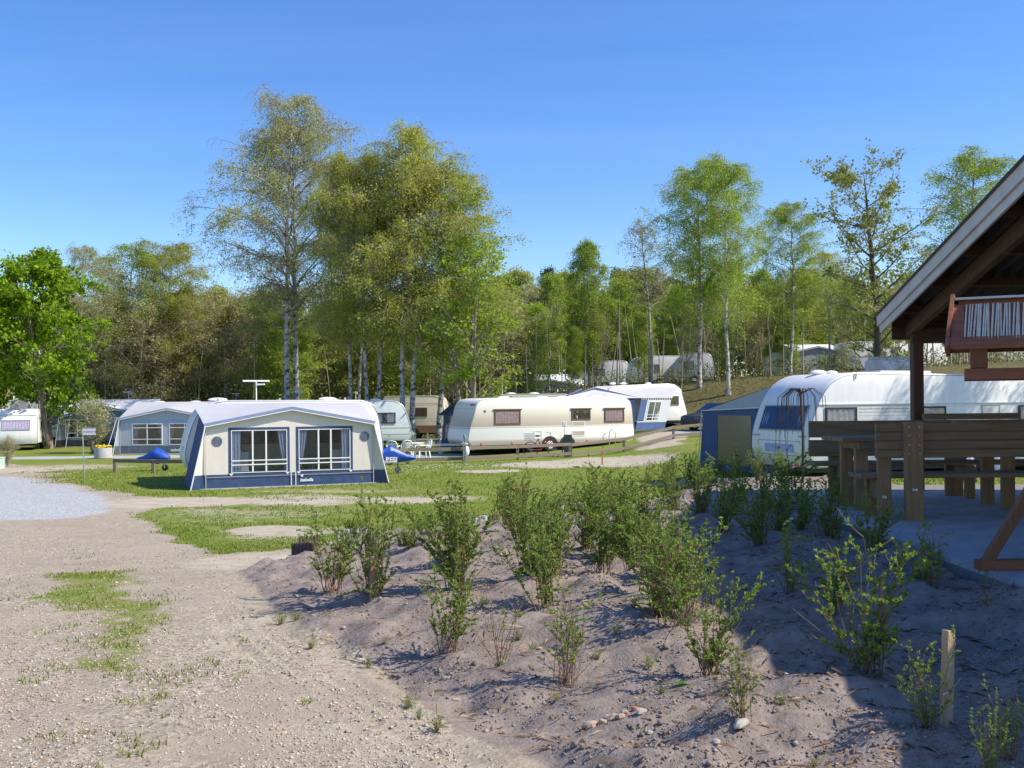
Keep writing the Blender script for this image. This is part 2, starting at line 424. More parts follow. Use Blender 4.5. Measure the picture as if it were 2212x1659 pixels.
def ground_mat():
    m = bpy.data.materials.new("ground"); m.use_nodes = True; nt = m.node_tree; L = nt.links.new
    b = nt.nodes["Principled BSDF"]; b.inputs['Roughness'].default_value = .95; b.inputs['Specular IOR Level'].default_value = .15
    g = nd(nt, "ShaderNodeNewGeometry"); pos = g.outputs['Position']
    at = nd(nt, "ShaderNodeVertexColor"); at.layer_name = "mask"
    sp = nd(nt, "ShaderNodeSeparateColor"); L(at.outputs['Color'], sp.inputs[0])
    def noise(s, det=4, ro=.6):
        n = nd(nt, "ShaderNodeTexNoise"); n.inputs['Scale'].default_value = s; n.inputs['Detail'].default_value = det; n.inputs['Roughness'].default_value = ro
        L(pos, n.inputs['Vector']); return n.outputs['Fac']
    def ramp(fac, stops):
        r = nd(nt, "ShaderNodeValToRGB"); e = r.color_ramp.elements
        while len(e) < len(stops): e.new(.5)
        for i, (p, c) in enumerate(stops): e[i].position = p; e[i].color = (*c, 1)
        L(fac, r.inputs['Fac']); return r.outputs[0]
    def math_(op, a, b_):
        n = nd(nt, "ShaderNodeMath", operation=op)
        for i, q in enumerate((a, b_)):
            if isinstance(q, (int, float)): n.inputs[i].default_value = q
            else: L(q, n.inputs[i])
        return n.outputs[0]
    def mix(f, a, c):
        n = nd(nt, "ShaderNodeMix", data_type='RGBA'); L(f, n.inputs[0]); L(a, n.inputs[6]); L(c, n.inputs[7]); return n.outputs[2]
    def thr(mask, nz, amp=.9, w=.12):
        v = math_('ADD', mask, math_('MULTIPLY', math_('SUBTRACT', nz, .5), amp))
        r = nd(nt, "ShaderNodeMapRange", interpolation_type='SMOOTHSTEP'); L(v, r.inputs['Value'])
        r.inputs['From Min'].default_value = .5 - w; r.inputs['From Max'].default_value = .5 + w
        return r.outputs[0]
    vo = nd(nt, "ShaderNodeTexVoronoi"); vo.inputs['Scale'].default_value = 42; L(pos, vo.inputs['Vector'])
    vs = nd(nt, "ShaderNodeSeparateColor"); L(vo.outputs['Color'], vs.inputs[0])
    peb = ramp(vs.outputs[0], [(0, (0.155, 0.131, 0.099)), (.25, (0.310, 0.252, 0.185)), (.6, (0.407, 0.335, 0.249)), (.85, (0.475, 0.403, 0.310)), (1, (0.563, 0.514, 0.413))])
    fines = ramp(noise(1.6, 5), [(.3, (0.310, 0.254, 0.189)), (.7, (0.407, 0.339, 0.256))])
    gravel = mix(thr(noise(.9, 4), noise(14, 3), .7, .2), fines, peb)
    gpeb = ramp(vs.outputs[1], [(0, (.24, .25, .26)), (.5, (.40, .41, .41)), (1, (.56, .56, .55))])
    col = mix(thr(at.outputs['Alpha'], noise(3, 5), .5, .25), gravel, gpeb)
    sandc = ramp(noise(2.2, 6, .7), [(.25, (0.330, 0.276, 0.206)), (.45, (0.417, 0.359, 0.271)), (.62, (0.485, 0.427, 0.327)), (.8, (0.563, 0.504, 0.396))])
    soilc = ramp(noise(7, 8, .75), [(.3, (0.122, 0.099, 0.085)), (.45, (0.235, 0.193, 0.165)), (.62, (0.320, 0.264, 0.227)), (.8, (0.386, 0.325, 0.279))])
    # streaky green: fresh and dry blades
    gr1 = ramp(noise(26, 4, .7), [(.25, (.085, .13, .012)), (.5, (.15, .205, .022)), (.75, (.23, .28, .05))])
    gr2 = ramp(noise(30, 4, .7), [(.25, (.16, .16, .05)), (.6, (.27, .26, .09)), (.8, (.36, .33, .15))])
    grassc = mix(thr(noise(.8, 7, .7), noise(7, 4), .8, .16), gr1, gr2)
    grassc = mix(thr(noise(.35, 4, .65), noise(5, 3), .5, .2), gr1, grassc)
    col = mix(thr(sp.outputs[0], noise(5, 6, .75), .95, .1), col, grassc)
    col = mix(thr(sp.outputs[1], noise(4.5, 9, .8), 1.5, .16), col, sandc)
    col = mix(thr(sp.outputs[2], noise(6, 5, .7), .5, .15), col, soilc)
    la = nd(nt, "ShaderNodeAttribute"); la.attribute_name = "litter"
    litc = ramp(noise(4, 8, .75), [(.3, (.07, .052, .03)), (.5, (.14, .105, .055)), (.60, (.11, .15, .03)), (.8, (.19, .20, .06))])
    col = mix(thr(math_('MULTIPLY', la.outputs['Fac'], .75), noise(1.2, 6, .7), .8, .12), col, litc)
    L(col, b.inputs['Base Color'])
    hgt = math_('ADD', math_('MULTIPLY', vo.outputs['Distance'], .35), math_('ADD', noise(60, 5, .7), math_('MULTIPLY', noise(11, 5, .7), 1.4)))
    bp = nd(nt, "ShaderNodeBump"); bp.inputs['Strength'].default_value = .55; bp.inputs['Distance'].default_value = .022
    L(hgt, bp.inputs['Height']); L(bp.outputs[0], b.inputs['Normal'])
    return m

gx, gy, gz, ggrass, gsand, gsoil = near_sheet()
NR = np.random.default_rng(3)

def frustum(n, y0, y1, p=1.0, xpad=1.0, xr=(-99, 99)):
    """random ground spots in front of the camera, thinning with distance"""
    t = NR.random(n); y = y0 * (y1 / y0) ** t if p == 1.0 else (y0 ** (1 - p) + t * (y1 ** (1 - p) - y0 ** (1 - p))) ** (1 / (1 - p))
    x = (NR.random(n) * 2 - 1) * (.515 * y + xpad)
    k = (x > xr[0]) & (x < xr[1])
    return x[k], y[k]

def rot_frames(n):
    """random orthonormal frames (n,3),(n,3),(n,3)"""
    a = NR.normal(size=(n, 3)); a /= np.linalg.norm(a, axis=1)[:, None]
    b = NR.normal(size=(n, 3)); b -= (a * b).sum(1)[:, None] * a; b /= np.linalg.norm(b, axis=1)[:, None]
    return a, b, np.cross(a, b)

def pebble_mesh(name, x, y, z, r, mat, flat=.6):
    n = len(x); a, b, c = rot_frames(n)
    base = np.array([(1, 0, 0), (-1, 0, 0), (0, 1, 0), (0, -1, 0), (0, 0, 1), (0, 0, -1)], float)
    S = NR.uniform(.6, 1.2, size=(n, 6))
    V = np.zeros((n, 6, 3))
    for k in range(6):
        V[:, k] = (base[k][0] * a + base[k][1] * b + base[k][2] * c) * (r * S[:, k])[:, None]
    V[:, :, 2] *= flat
    V += np.stack([x, y, z], 1)[:, None, :]
    tri = np.array([(0, 2, 4), (2, 1, 4), (1, 3, 4), (3, 0, 4), (2, 0, 5), (1, 2, 5), (3, 1, 5), (0, 3, 5)])
    Fc = (tri[None] + 6 * np.arange(n)[:, None, None]).reshape(-1, 3)
    return np_mesh(name, V.reshape(-1, 3), Fc, mat)

def mask_at(fn, x, y): return fn(x, y)
# loose gravel on the road
x, y = frustum(42000, 3.8, 17, 1.6, .6)
dl = x - np.interp(y, BED_EDGE_Y, BED_EDGE_X)
keep = (dl < -.25) & (poly_mask(x, y, LAWN_POLY, .3) < .3)
keep &= (vnoise(x, y, .8, 31) + .5 * vnoise(x, y, .25, 32) > -.12) | (NR.random(len(x)) < .2)
x, y = x[keep], y[keep]
pm = leaf_mat("pebble", [(0.205, 0.175, 0.143), (0.391, 0.313, 0.238), (0.465, 0.386, 0.303), (0.539, 0.432, 0.312), (0.614, 0.570, 0.467), (0.335, 0.304, 0.254)], 0.0, 0)
r = NR.gamma(2.5, .0016, len(x)) + .0025 + .00025 * y
o = bpy.data.objects.new("loose_gravel", pebble_mesh("loose_gravel", x, y, H(x, y, True) + r * .2, r, pm)); link(o)
tag(o, "loose pinkish gravel scattered over the road", "gravel", kind="stuff")
# clods and grit in the bed
x, y = frustum(46000, 3.6, 17, 1.7, .6)
keep = (bed_mask(x, y) > .5) & (x < 3.15) & (vnoise(x, y, .5, 51) + .6 * vnoise(x, y, .15, 52) > -.15)
x, y = x[keep], y[keep]
cm = leaf_mat("clod", [(0.158, 0.129, 0.108), (0.251, 0.207, 0.172), (0.298, 0.248, 0.208), (0.205, 0.166, 0.140), (0.279, 0.230, 0.189), (0.391, 0.340, 0.298)], 0.0, 0)
r = NR.gamma(1.1, .0030, len(x)) + .002 + .0003 * y
o = bpy.data.objects.new("soil_clods", pebble_mesh("soil_clods", x, y, H(x, y, True) + r * .25, r, cm, .75)); link(o)
tag(o, "crumbly sandy clods and grit lying on the planting bed", "soil", kind="stuff")

# grass blades
def blades(name, x, y, h, w, mat, label):
    n = len(x); z = H(x, y, True) - .004
    az = NR.random(n) * 6.283; ln = NR.normal(0, .35, (n, 2)) * h[:, None]
    ax, ay = np.cos(az) * w / 2, np.sin(az) * w / 2
    V = np.zeros((n, 4, 3))
    V[:, 0] = np.stack([x - ax, y - ay, z], 1); V[:, 1] = np.stack([x + ax, y + ay, z], 1)
    V[:, 2] = np.stack([x + ax * .7 + ln[:, 0] * .4, y + ay * .7 + ln[:, 1] * .4, z + h * .6], 1)
    V[:, 3] = np.stack([x + ln[:, 0], y + ln[:, 1], z + h], 1)
    q = np.array([(0, 1, 2, 3)])[None] + 4 * np.arange(n)[:, None, None]
    o = bpy.data.objects.new(name, np_mesh(name, V.reshape(-1, 3), q.reshape(-1, 4), mat)); link(o)
    return tag(o, label, "grass", kind="stuff")
gmat = leaf_mat("grass_blade", [(.08, .14, .012), (.13, .20, .018), (.19, .26, .03), (.26, .31, .06), (.36, .34, .14)], .35, 0)
from_grid_y = None
x, y = frustum(150000, 11, 40, 1.35, 1.0)
wx = x + .5 * vnoise(x, y, 1.1, 21) + .25 * vnoise(x, y, .35, 22); wy = y + .7 * vnoise(x, y, 1.1, 23) + .3 * vnoise(x, y, .35, 24)
mk = poly_mask(wx, wy, LAWN_POLY, .35)
# keep clear of worn sand: nearest sheet vertex value
from collections import defaultdict
ux = np.unique(gx); uy = np.unique(gy)
ii = np.clip(np.searchsorted(ux, x), 0, len(ux) - 1); jj = np.clip(np.searchsorted(uy, y), 0, len(uy) - 1)
sd = gsand.reshape(len(uy), len(ux))[jj, ii]; gg = ggrass.reshape(len(uy), len(ux))[jj, ii]
keep = (gg + .4 * vnoise(x, y, .4, 41) > .5) & (sd + 1.1 * vnoise(x, y, .5, 42) + .8 * vnoise(x, y, .16, 43) < .5)
x, y = x[keep], y[keep]
h = NR.uniform(.02, .05, len(x)) * (1 + .9 * vnoise(x, y, 1.5, 44)); w = .004 + .0007 * y
blades("lawn_grass", x, y, h, w, gmat, "short fresh grass of the lawn around the tents")
x, y = frustum(60000, 4.5, 14.5, 1.3, .5, (-9, 1))
ii = np.clip(np.searchsorted(ux, x), 0, len(ux) - 1); jj = np.clip(np.searchsorted(uy, y), 0, len(uy) - 1)
gg = ggrass.reshape(len(uy), len(ux))[jj, ii]; so_ = gsoil.reshape(len(uy), len(ux))[jj, ii]
keep = (gg + .8 * vnoise(x, y, .3, 45) + .7 * vnoise(x, y, .09, 46) > .52) & (so_ < .3)
x, y = x[keep], y[keep]
h = NR.uniform(.012, .04, len(x)); w = .004 + .0006 * y
blades("road_grass", x, y, h, w, gmat, "thin low grass growing along the middle of the gravel road")

# daisies and dandelions in the lawn
def flowers(name, x, y, r, mat, label, hh=.05):
    n = len(x); z = H(x, y) + hh; k = 6
    V = np.zeros((n, k + 1, 3)); V[:, 0] = np.stack([x, y, z + r * .4], 1)
    for i in range(k):
        t = i / k * 6.283; V[:, i + 1] = np.stack([x + r * np.cos(t), y + r * np.sin(t), z], 1)
    tri = np.array([(0, 1 + i, 1 + (i + 1) % k) for i in range(k)])
    f = (tri[None] + (k + 1) * np.arange(n)[:, None, None]).reshape(-1, 3)
    o = bpy.data.objects.new(name, np_mesh(name, V.reshape(-1, 3), f, mat)); link(o)
    tag(o, label, "flowers", kind="stuff")
c = G(1010, 1010)
fx = NR.normal(c.x - .3, 1.6, 260); fy = NR.normal(c.y + .3, 1.1, 260)
flowers("daisies", fx, fy, NR.uniform(.012, .024, 260), M("petal_white", (.8, .8, .78), .6), "tiny white daisies scattered in the lawn by the fence")
fx = np.concatenate([NR.normal(-12.2, 2.2, 70), NR.uniform(-22, -10, 60)]); fy = np.concatenate([NR.normal(32, 1.6, 70), NR.uniform(42, 56, 60)])
flowers("dandelions", fx, fy, NR.uniform(.02, .035, 130), M("petal_yellow", (.8, .55, .02), .6), "yellow dandelions dotted over the lawn")

# dead twigs and straw lying on the bed
x, y = frustum(5200, 3.8, 16.5, 1.5, .5)
k = (bed_mask(x, y) > .55) & (x < 3.1); x, y = x[k], y[k]; n = len(x)
z = H(x, y, True) + .006; az = NR.random(n) * 6.283; L = NR.gamma(2, .022, n) + .012; w = .0018 + .00025 * y
dx, dy = np.cos(az) * L, np.sin(az) * L; px_, py_ = -np.sin(az) * w, np.cos(az) * w; dz = NR.normal(0, .15, n) * L
V = np.stack([np.stack([x - px_, y - py_, z], 1), np.stack([x + px_, y + py_, z], 1), np.stack([x + dx, y + dy, z + dz + .002], 1), np.stack([x + dx * .5, y + dy * .5, z + .012 + dz * .5], 1)], 1)
f4 = np.array([(0, 1, 3), (1, 2, 3), (2, 0, 3)])
o = bpy.data.objects.new("bed_litter", np_mesh("bed_litter", V.reshape(-1, 3), (f4[None] + 4 * np.arange(n)[:, None, None]).reshape(-1, 3), leaf_mat("litter_bits", [(.08, .05, .035), (.16, .105, .07), (.30, .22, .14), (.10, .06, .04), (.42, .34, .24)], 0, 0))); link(o)
tag(o, "dead twigs and straw bits strewn over the planting bed", "litter", kind="stuff")
# ------------------------------------------------------------------ vegetation
BARK_BIRCH = None
def birch_bark():
    if "birch_bark" in _M: return _M["birch_bark"]
    m = bpy.data.materials.new("birch_bark"); m.use_nodes = True; nt = m.node_tree; L = nt.links.new
    b = nt.nodes["Principled BSDF"]; b.inputs['Roughness'].default_value = .8; b.inputs['Specular IOR Level'].default_value = .2
    tc = nd(nt, "ShaderNodeTexCoord"); mp = nd(nt, "ShaderNodeMapping"); mp.inputs['Scale'].default_value = (2.2, 2.2, 3.2)
    L(tc.outputs['Object'], mp.inputs['Vector'])
    n = nd(nt, "ShaderNodeTexNoise"); n.inputs['Scale'].default_value = 1.4; n.inputs['Detail'].default_value = 6; n.inputs['Roughness'].default_value = .75
    L(mp.outputs[0], n.inputs['Vector'])
    r = nd(nt, "ShaderNodeValToRGB"); e = r.color_ramp.elements
    e[0].position = .40; e[0].color = (.035, .03, .028, 1); e[1].position = .50; e[1].color = (.46, .43, .40, 1)
    x = e.new(.7); x.color = (.62, .59, .55, 1)
    L(n.outputs['Fac'], r.inputs['Fac']); L(r.outputs[0], b.inputs['Base Color'])
    _M["birch_bark"] = m; return m

def tubes(paths):
    """paths: list of (pts (m,3) array, radii (m,), sides) -> V, quads"""
    Vs = []; Qs = []; off = 0
    for pts, rad, n in paths:
        m = len(pts)
        d = np.empty_like(pts); d[1:-1] = pts[2:] - pts[:-2]; d[0] = pts[1] - pts[0]; d[-1] = pts[-1] - pts[-2]
        d /= np.linalg.norm(d, axis=1)[:, None] + 1e-9
        ref = np.array([0.31, 0.95, 0.02]) if abs(d[0][1]) < .8 else np.array([.95, .1, .31])
        a = np.cross(d, ref); a /= np.linalg.norm(a, axis=1)[:, None] + 1e-9; b = np.cross(d, a)
        t = np.arange(n) / n * 2 * np.pi
        V = pts[:, None, :] + (a[:, None, :] * np.cos(t)[None, :, None] + b[:, None, :] * np.sin(t)[None, :, None]) * rad[:, None, None]
        Vs.append(V.reshape(-1, 3))
        i = np.arange(m - 1)[:, None] * n; k = np.arange(n)[None, :]; k2 = (k + 1) % n
        Qs.append((np.stack([i + k, i + k2, i + n + k2, i + n + k], -1) + off).reshape(-1, 4)); off += m * n
    return np.concatenate(Vs), np.concatenate(Qs)

def leaf_quads(C, s, rng, up=None, slim=.62):
    n = len(C)
    a = rng.normal(size=(n, 3)); a /= np.linalg.norm(a, axis=1)[:, None]
    if up is not None:
        a[:, 2] += up; a /= np.linalg.norm(a, axis=1)[:, None]
    b = rng.normal(size=(n, 3)); b -= (a * b).sum(1)[:, None] * a; b /= np.linalg.norm(b, axis=1)[:, None]
    s = s[:, None]
    V = np.stack([C - a * s, C + b * s * slim - a * s * .1, C + a * s, C - b * s * slim - a * s * .1], 1)
    q = np.arange(4 * n).reshape(n, 4)
    return V.reshape(-1, 3), q

def curve(p0, az, el, L, n, bend, rng, wob=.12, minel=-1.3):
    pts = [np.array(p0, float)]
    for i in range(n):
        az += rng.normal(0, wob); el = max(minel, el + bend / n + rng.normal(0, wob * .6))
        pts.append(pts[-1] + np.array([math.cos(az) * math.cos(el), math.sin(az) * math.cos(el), math.sin(el)]) * L / n)
    return np.array(pts)

def gen_tree(name, seed, Ht, r0, cs, W, nl, ns, nh, leaf, nleaf, bark, twig, leafm, el0=.95, bend=-.9, droop=-1.6, hl=(.5, 1.3), lean=(0, 0), prof=None, jit=.12, wander=.02, subel=(-.2, .7), stems=1, leaf_up=None, slim=.62):
    rng = np.random.default_rng(seed)
    prof = prof or (lambda t: math.sin(math.pi * min(1, .22 + .74 * t)) ** .75)
    big = []; small = []; segA = []; segB = []; wA = []; wB = []
    for st in range(stems):
        n = 14; t = np.linspace(0, 1, n)
        az0 = st * 2.2 + rng.random() * 2; spread = .13 * Ht if stems > 1 else 0
        wx = np.cumsum(rng.normal(0, wander, n)) * Ht / 4; wy = np.cumsum(rng.normal(0, wander, n)) * Ht / 4
        hh = Ht * (1 if st == 0 else rng.uniform(.8, .97))
        tp = np.stack([lean[0] * Ht * t ** 1.3 + wx * t + math.cos(az0) * spread * t ** .8, lean[1] * Ht * t ** 1.3 + wy * t + math.sin(az0) * spread * t ** .8, hh * t], 1)
        tr = r0 * (1 if stems == 1 else .7) * ((1 - t) ** .85) + .012
        tr[0] *= 1.35
        big.append((tp, tr, 9))
        nlim = nl // stems
        for i in range(nlim):
            c = ((i + .5 * rng.random()) / nlim) ** .9; tt = cs + (.985 - cs) * c
            p0 = np.array([np.interp(tt, t, tp[:, k]) for k in range(3)]); rr = np.interp(tt, t, tr)
            az = i * 2.4 + rng.normal(0, .35)
            Lm = W * prof(c) * rng.uniform(.7, 1.2)
            lp = curve(p0, az, el0 + rng.normal(0, .15), Lm, 7, bend * rng.uniform(.6, 1.3), rng, .13)
            lr = np.linspace(min(rr * .55, .02 + Lm * .012), .008, 8)
            (big if lr[0] > .03 else small).append((lp, lr, 5 if lr[0] > .03 else 3))
            for j in range(ns):
                s = .2 + .8 * (j + rng.random()) / ns
                q = np.array([np.interp(s, np.linspace(0, 1, 8), lp[:, k]) for k in range(3)])
                Ls = max(.35, Lm * rng.uniform(.22, .5) * (1.15 - .5 * s))
                sp = curve(q, az + rng.choice([-1, 1]) * rng.uniform(.3, 1.3), rng.uniform(*subel), Ls, 5, bend * .6, rng, .16)
                small.append((sp, np.linspace(.012, .005, 6), 3)); cf = rng.gamma(1.1, 1.0); segB += list(zip(sp[2:-1], sp[3:])); wB += [cf] * 3
                for k in range(nh):
                    q2 = sp[rng.integers(1, 6)]
                    hp = curve(q2, rng.random() * 6.28, rng.uniform(-.4, .6), rng.uniform(*hl), 3, droop, rng, .2)
                    small.append((hp, np.linspace(.006, .003, 4), 3)); segA += list(zip(hp[:-1], hp[1:])); wA += [cf] * 3
    A = np.array(segA + segB if segA else segB)
    wlen = np.linalg.norm(A[:, 1] - A[:, 0], axis=1); wlen[len(segA):] *= .5; wlen *= np.array(wA + wB) + .12
    k = rng.choice(len(A), nleaf, p=wlen / wlen.sum())
    C = A[k, 0] + (A[k, 1] - A[k, 0]) * rng.random(nleaf)[:, None] + rng.normal(0, jit, (nleaf, 3))
    sz = leaf * (.55 + rng.gamma(3, .14, nleaf))
    LV, LQ = leaf_quads(C, sz, rng, leaf_up, slim)
    bv, bq = tubes(big); sv, sq = tubes(small)
    return dict(trunk=np_mesh(name + "_trunk", bv, bq, bark, True), branches=np_mesh(name + "_branches", sv, sq, twig), crown=np_mesh(name + "_crown", LV, LQ, leafm), H=Ht)

TW_BIRCH = M("birch_twig", (.24, .17, .14), .85, .3, 2)
TW_BROWN = M("brown_twig", (.38, .32, .23), .85, .3, 2)
BK_DARK = M("dark_bark", (.085, .068, .052), .9, .35, 3, .6, 20, stretch=(6, 6, 1))
BK_BROWN = M("brown_bark", (.26, .21, .155), .9, .35, 3, .6, 20, stretch=(6, 6, 1))
BK_MAPLE = M("maple_bark", (.27, .20, .15), .9, .3, 3, .5, 20, stretch=(5, 5, 1))
L_BIRCH = leaf_mat("birch_leaf", [(.32, .40, .05), (.42, .49, .065), (.52, .56, .10), (.44, .38, .12), (.36, .46, .055)], .52)
L_BIRCH2 = leaf_mat("birch_leaf_fresh", [(0.248, 0.372, 0.039), (0.354, 0.480, 0.050), (0.448, 0.552, 0.077), (0.295, 0.420, 0.055)], .45)
L_SPARSE = leaf_mat("birch_leaf_sparse", [(.32, .37, .09), (.42, .45, .14), (.45, .42, .21), (.34, .41, .09)], .4)
L_MAPLE = leaf_mat("maple_leaf", [(.15, .26, .014), (.22, .36, .018), (.29, .43, .035), (.19, .30, .018)], .45)
L_BROWN = leaf_mat("bud_leaf", [(0.449, 0.390, 0.202), (0.396, 0.416, 0.139), (0.528, 0.470, 0.240), (0.356, 0.416, 0.114)], .35, .2)
L_ALDER = leaf_mat("alder_leaf", [(0.201, 0.240, 0.055), (0.307, 0.336, 0.088), (0.378, 0.360, 0.121)], .35)
L_PINE = leaf_mat("pine_needle", [(0.032, 0.064, 0.026), (0.056, 0.096, 0.035), (0.080, 0.120, 0.048)], .15, .15)
L_SHRUB = leaf_mat("shrub_leaf", [(0.163, 0.260, 0.041), (0.228, 0.363, 0.053), (0.315, 0.454, 0.083), (0.261, 0.350, 0.071), (0.347, 0.428, 0.130), (0.130, 0.234, 0.035)], .4, .1)

birch = birch_bark()
PR = {}
PR['b1'] = gen_tree('b1', 11, 18, .155, .33, 4.6, 46, 8, 5, .040, 36000, birch, TW_BIRCH, L_SPARSE)
PR['b2'] = gen_tree('b2', 12, 15, .125, .34, 3.6, 44, 8, 5, .042, 36000, birch, TW_BIRCH, L_BIRCH, wander=.03)
PR['b3'] = gen_tree('b3', 13, 15, .12, .30, 3.8, 44, 8, 5, .042, 36000, birch, TW_BIRCH, L_BIRCH, lean=(.05, 0), wander=.035)
PR['b4'] = gen_tree('b4', 14, 14, .11, .27, 3.2, 40, 8, 5, .042, 36000, birch, TW_BIRCH, L_BIRCH2, wander=.035)
PR['wp'] = gen_tree('wp', 15, 11, .10, .10, 2.1, 48, 6, 5, .055, 34000, birch, TW_BIRCH, L_BIRCH2, el0=.9, bend=-1.4, hl=(.6, 1.5))
PR['bare'] = gen_tree('bare', 16, 12, .10, .45, 2.0, 26, 6, 4, .05, 3500, birch, TW_BIRCH, L_SPARSE, lean=(-.08, 0))
PR['maple'] = gen_tree('maple', 17, 11, .17, .14, 3.9, 44, 8, 3, .10, 19000, BK_MAPLE, TW_BROWN, L_MAPLE, el0=.9, bend=-.3, droop=-.4, hl=(.3, .7), jit=.13, stems=2, subel=(-.1, .9), leaf_up=.6, slim=.8)
PR['alder'] = gen_tree('alder', 18, 13, .26, .2, 4.0, 34, 8, 3, .075, 9000, BK_DARK, TW_BROWN, L_ALDER, el0=.55, bend=.4, droop=.2, hl=(.3, .6), jit=.12, wander=.03, prof=lambda t: (1 - .65 * t) * (.6 + t))
PR['multi'] = gen_tree('multi', 19, 9, .17, .18, 3.4, 36, 8, 3, .075, 9000, BK_BROWN, TW_BROWN, L_BIRCH2, el0=1.0, bend=-.2, droop=.1, hl=(.4, .8), stems=3, prof=lambda t: 1.1 - .7 * t)
PR['br1'] = gen_tree('br1', 20, 8.5, .11, .12, 2.9, 40, 8, 5, .05, 8000, BK_BROWN, TW_BROWN, L_BROWN, el0=.9, bend=-.2, droop=.1, hl=(.4, .9), stems=2)
PR['br2'] = gen_tree('br2', 21, 9.5, .09, .08, 2.5, 44, 8, 4, .06, 20000, BK_BROWN, TW_BROWN, L_BIRCH2, el0=1.0, bend=-.4, droop=-.6, hl=(.4, .9), wander=.03)
PR['br3'] = gen_tree('br3', 22, 9.0, .09, .08, 2.3, 40, 8, 4, .058, 19000, BK_DARK, TW_BROWN, L_BIRCH, el0=1.0, bend=-.4, droop=-.6, hl=(.4, .9), wander=.03)
def gen_pine(seed, Ht):
    rng = np.random.default_rng(seed); paths = []; C = []
    t = np.linspace(0, 1, 8); tp = np.stack([0 * t, 0 * t, Ht * t], 1); big = [(tp, .16 * (1 - t) + .02, 7)]
    for i in range(70):
        c = i / 70; p = np.array([0, 0, Ht * (.3 + .7 * c)]); L = (2.5 * (1 - c) ** .8 + .25) * rng.uniform(.7, 1.2)
        lp = curve(p, i * 2.4, .25, L, 5, .4, rng, .1); paths.append((lp, np.linspace(.025, .008, 6), 3))
        for j in range(90):
            q = lp[rng.integers(1, 6)]; C.append(q + rng.normal(0, .16, 3))
    C = np.array(C); LV, LQ = leaf_quads(C, rng.uniform(.10, .22, len(C)), rng, None, .16)
    bv, bq = tubes(big); sv, sq = tubes(paths)
    return dict(trunk=np_mesh("pine_trunk", bv, bq, BK_BROWN, True), branches=np_mesh("pine_branches", sv, sq, TW_BROWN), crown=np_mesh("pine_crown", LV, LQ, L_PINE), H=Ht)
PR['pine'] = gen_pine(5, 11)

def tree(proto, name, label, u, D, vtop, group=None, wide=1.0, yaw=None, cat="tree", x=None):
    p = PR[proto]
    if x is None: x = P(u, 700, D).x
    z = Hs(x, D) - .05
    top = EYE + ((HV - vtop) - (u - CU) * math.sin(ROLL)) / F * D
    s = (top - z) / p['H']
    o = thing(name, label, cat, (x, D, z), random.random() * 6.28 if yaw is None else yaw, group)
    o.scale = (s * wide, s * wide, s)
    for k in ("trunk", "branches", "crown"):
        link(bpy.data.objects.new(k, p[k]), o)
    return o

tree('b1', "birch_tree", "tallest birch, its thin greyish top above all other trees", 618, 60, 213, wide=1.12, yaw=.5)
tree('b1', "birch_tree", "birch with white trunk close beside the tallest birch", 640, 61.5, 262, wide=1.15, yaw=3.0)
tree('b2', "birch_tree", "slim birch with bent trunk between two birch clumps", 757, 56, 345, wide=.82, yaw=1.2)
tree('b3', "birch_tree", "thin leaning birch behind the pale green shaded caravan", 773, 60, 400, wide=.75, yaw=0.2)
tree('b2', "birch_tree", "birch with thick slanting trunk behind the pale green shaded caravan", 794, 55.5, 345, wide=.85, yaw=2.2)
tree('b3', "birch_tree", "birch with crooked trunk right of the slanting one", 815, 56, 335, wide=.9, yaw=.4)
tree('b2', "birch_tree", "straight tall birch in front of the cream vintage caravan", 867, 55, 280, wide=1.05, yaw=4.1)
tree('b3', "birch_tree", "birch leaning to the right in front of the cream vintage caravan", 888, 54.6, 330, wide=1.2, yaw=.1)
tree('b4', "birch_tree", "birch on the edge of the clump over the long beige caravan", 945, 56, 350, wide=1.25, yaw=2.9)
tree('multi', "multi_stem_tree", "several-stemmed small tree with thin leaves behind the beige caravan", 1012, 53.4, 535, wide=1.1, yaw=.6)
# right group
tree('wp', "weeping_birch_tree", "narrow weeping birch with bright fresh leaves", 1272, 74, 519, wide=.9, yaw=1.1)
tree('bare', "bare_birch_tree", "thin leaning birch with an almost bare top", 1408, 70, 477, wide=1.0, yaw=.3)
tree('b4', "birch_tree", "dark-limbed birch on the bank, left of a twin", 1510, 66, 341, wide=1.15, yaw=1.4)
tree('b4', "birch_tree", "birch on the bank with a forked top and curved white trunk", 1572, 63, 335, wide=1.0, yaw=4.6)
tree('b4', "birch_tree", "shorter full birch right of the forked one on the bank", 1706, 68, 430, wide=1.15, yaw=2.5)
tree('b3', "birch_tree", "bushy low birch below the bank's upper caravans", 1790, 74, 540, wide=1.3, yaw=.9)
tree('alder', "alder_tree", "dark-trunked open tree beside the pavilion roof", 1900, 50, 368, wide=1.05, yaw=2.2)
tree('b4', "birch_tree", "broad birch crown rising behind the pavilion roof", 2110, 70, 325, wide=1.5, yaw=5.0)
tree('b4', "birch_tree", "birch right of the pavilion dappling the large white caravan with shade", 2800, 23, 40, wide=1.25, yaw=1.0, x=18.0)
# left
tree('maple', "maple_tree", "bright green young maple with forked trunk by the white caravan", 106, 56, 548, wide=1.05, yaw=.4)
tree('maple', "maple_tree", "bright green maple partly cut off beside the forked maple", -20, 60, 600, wide=.95, yaw=2.6)
tree('b1', "birch_tree", "thin birch showing above the bright maple", 172, 66, 534, wide=.95, yaw=.9)
tree('b4', "birch_tree", "broad birch with thick leaning trunk behind the grey awning", 292, 70, 522, wide=1.35, yaw=.2)
tree('b2', "birch_tree", "lower round birch leaning into the broad one", 372, 72, 530, wide=1.25, yaw=3.6)
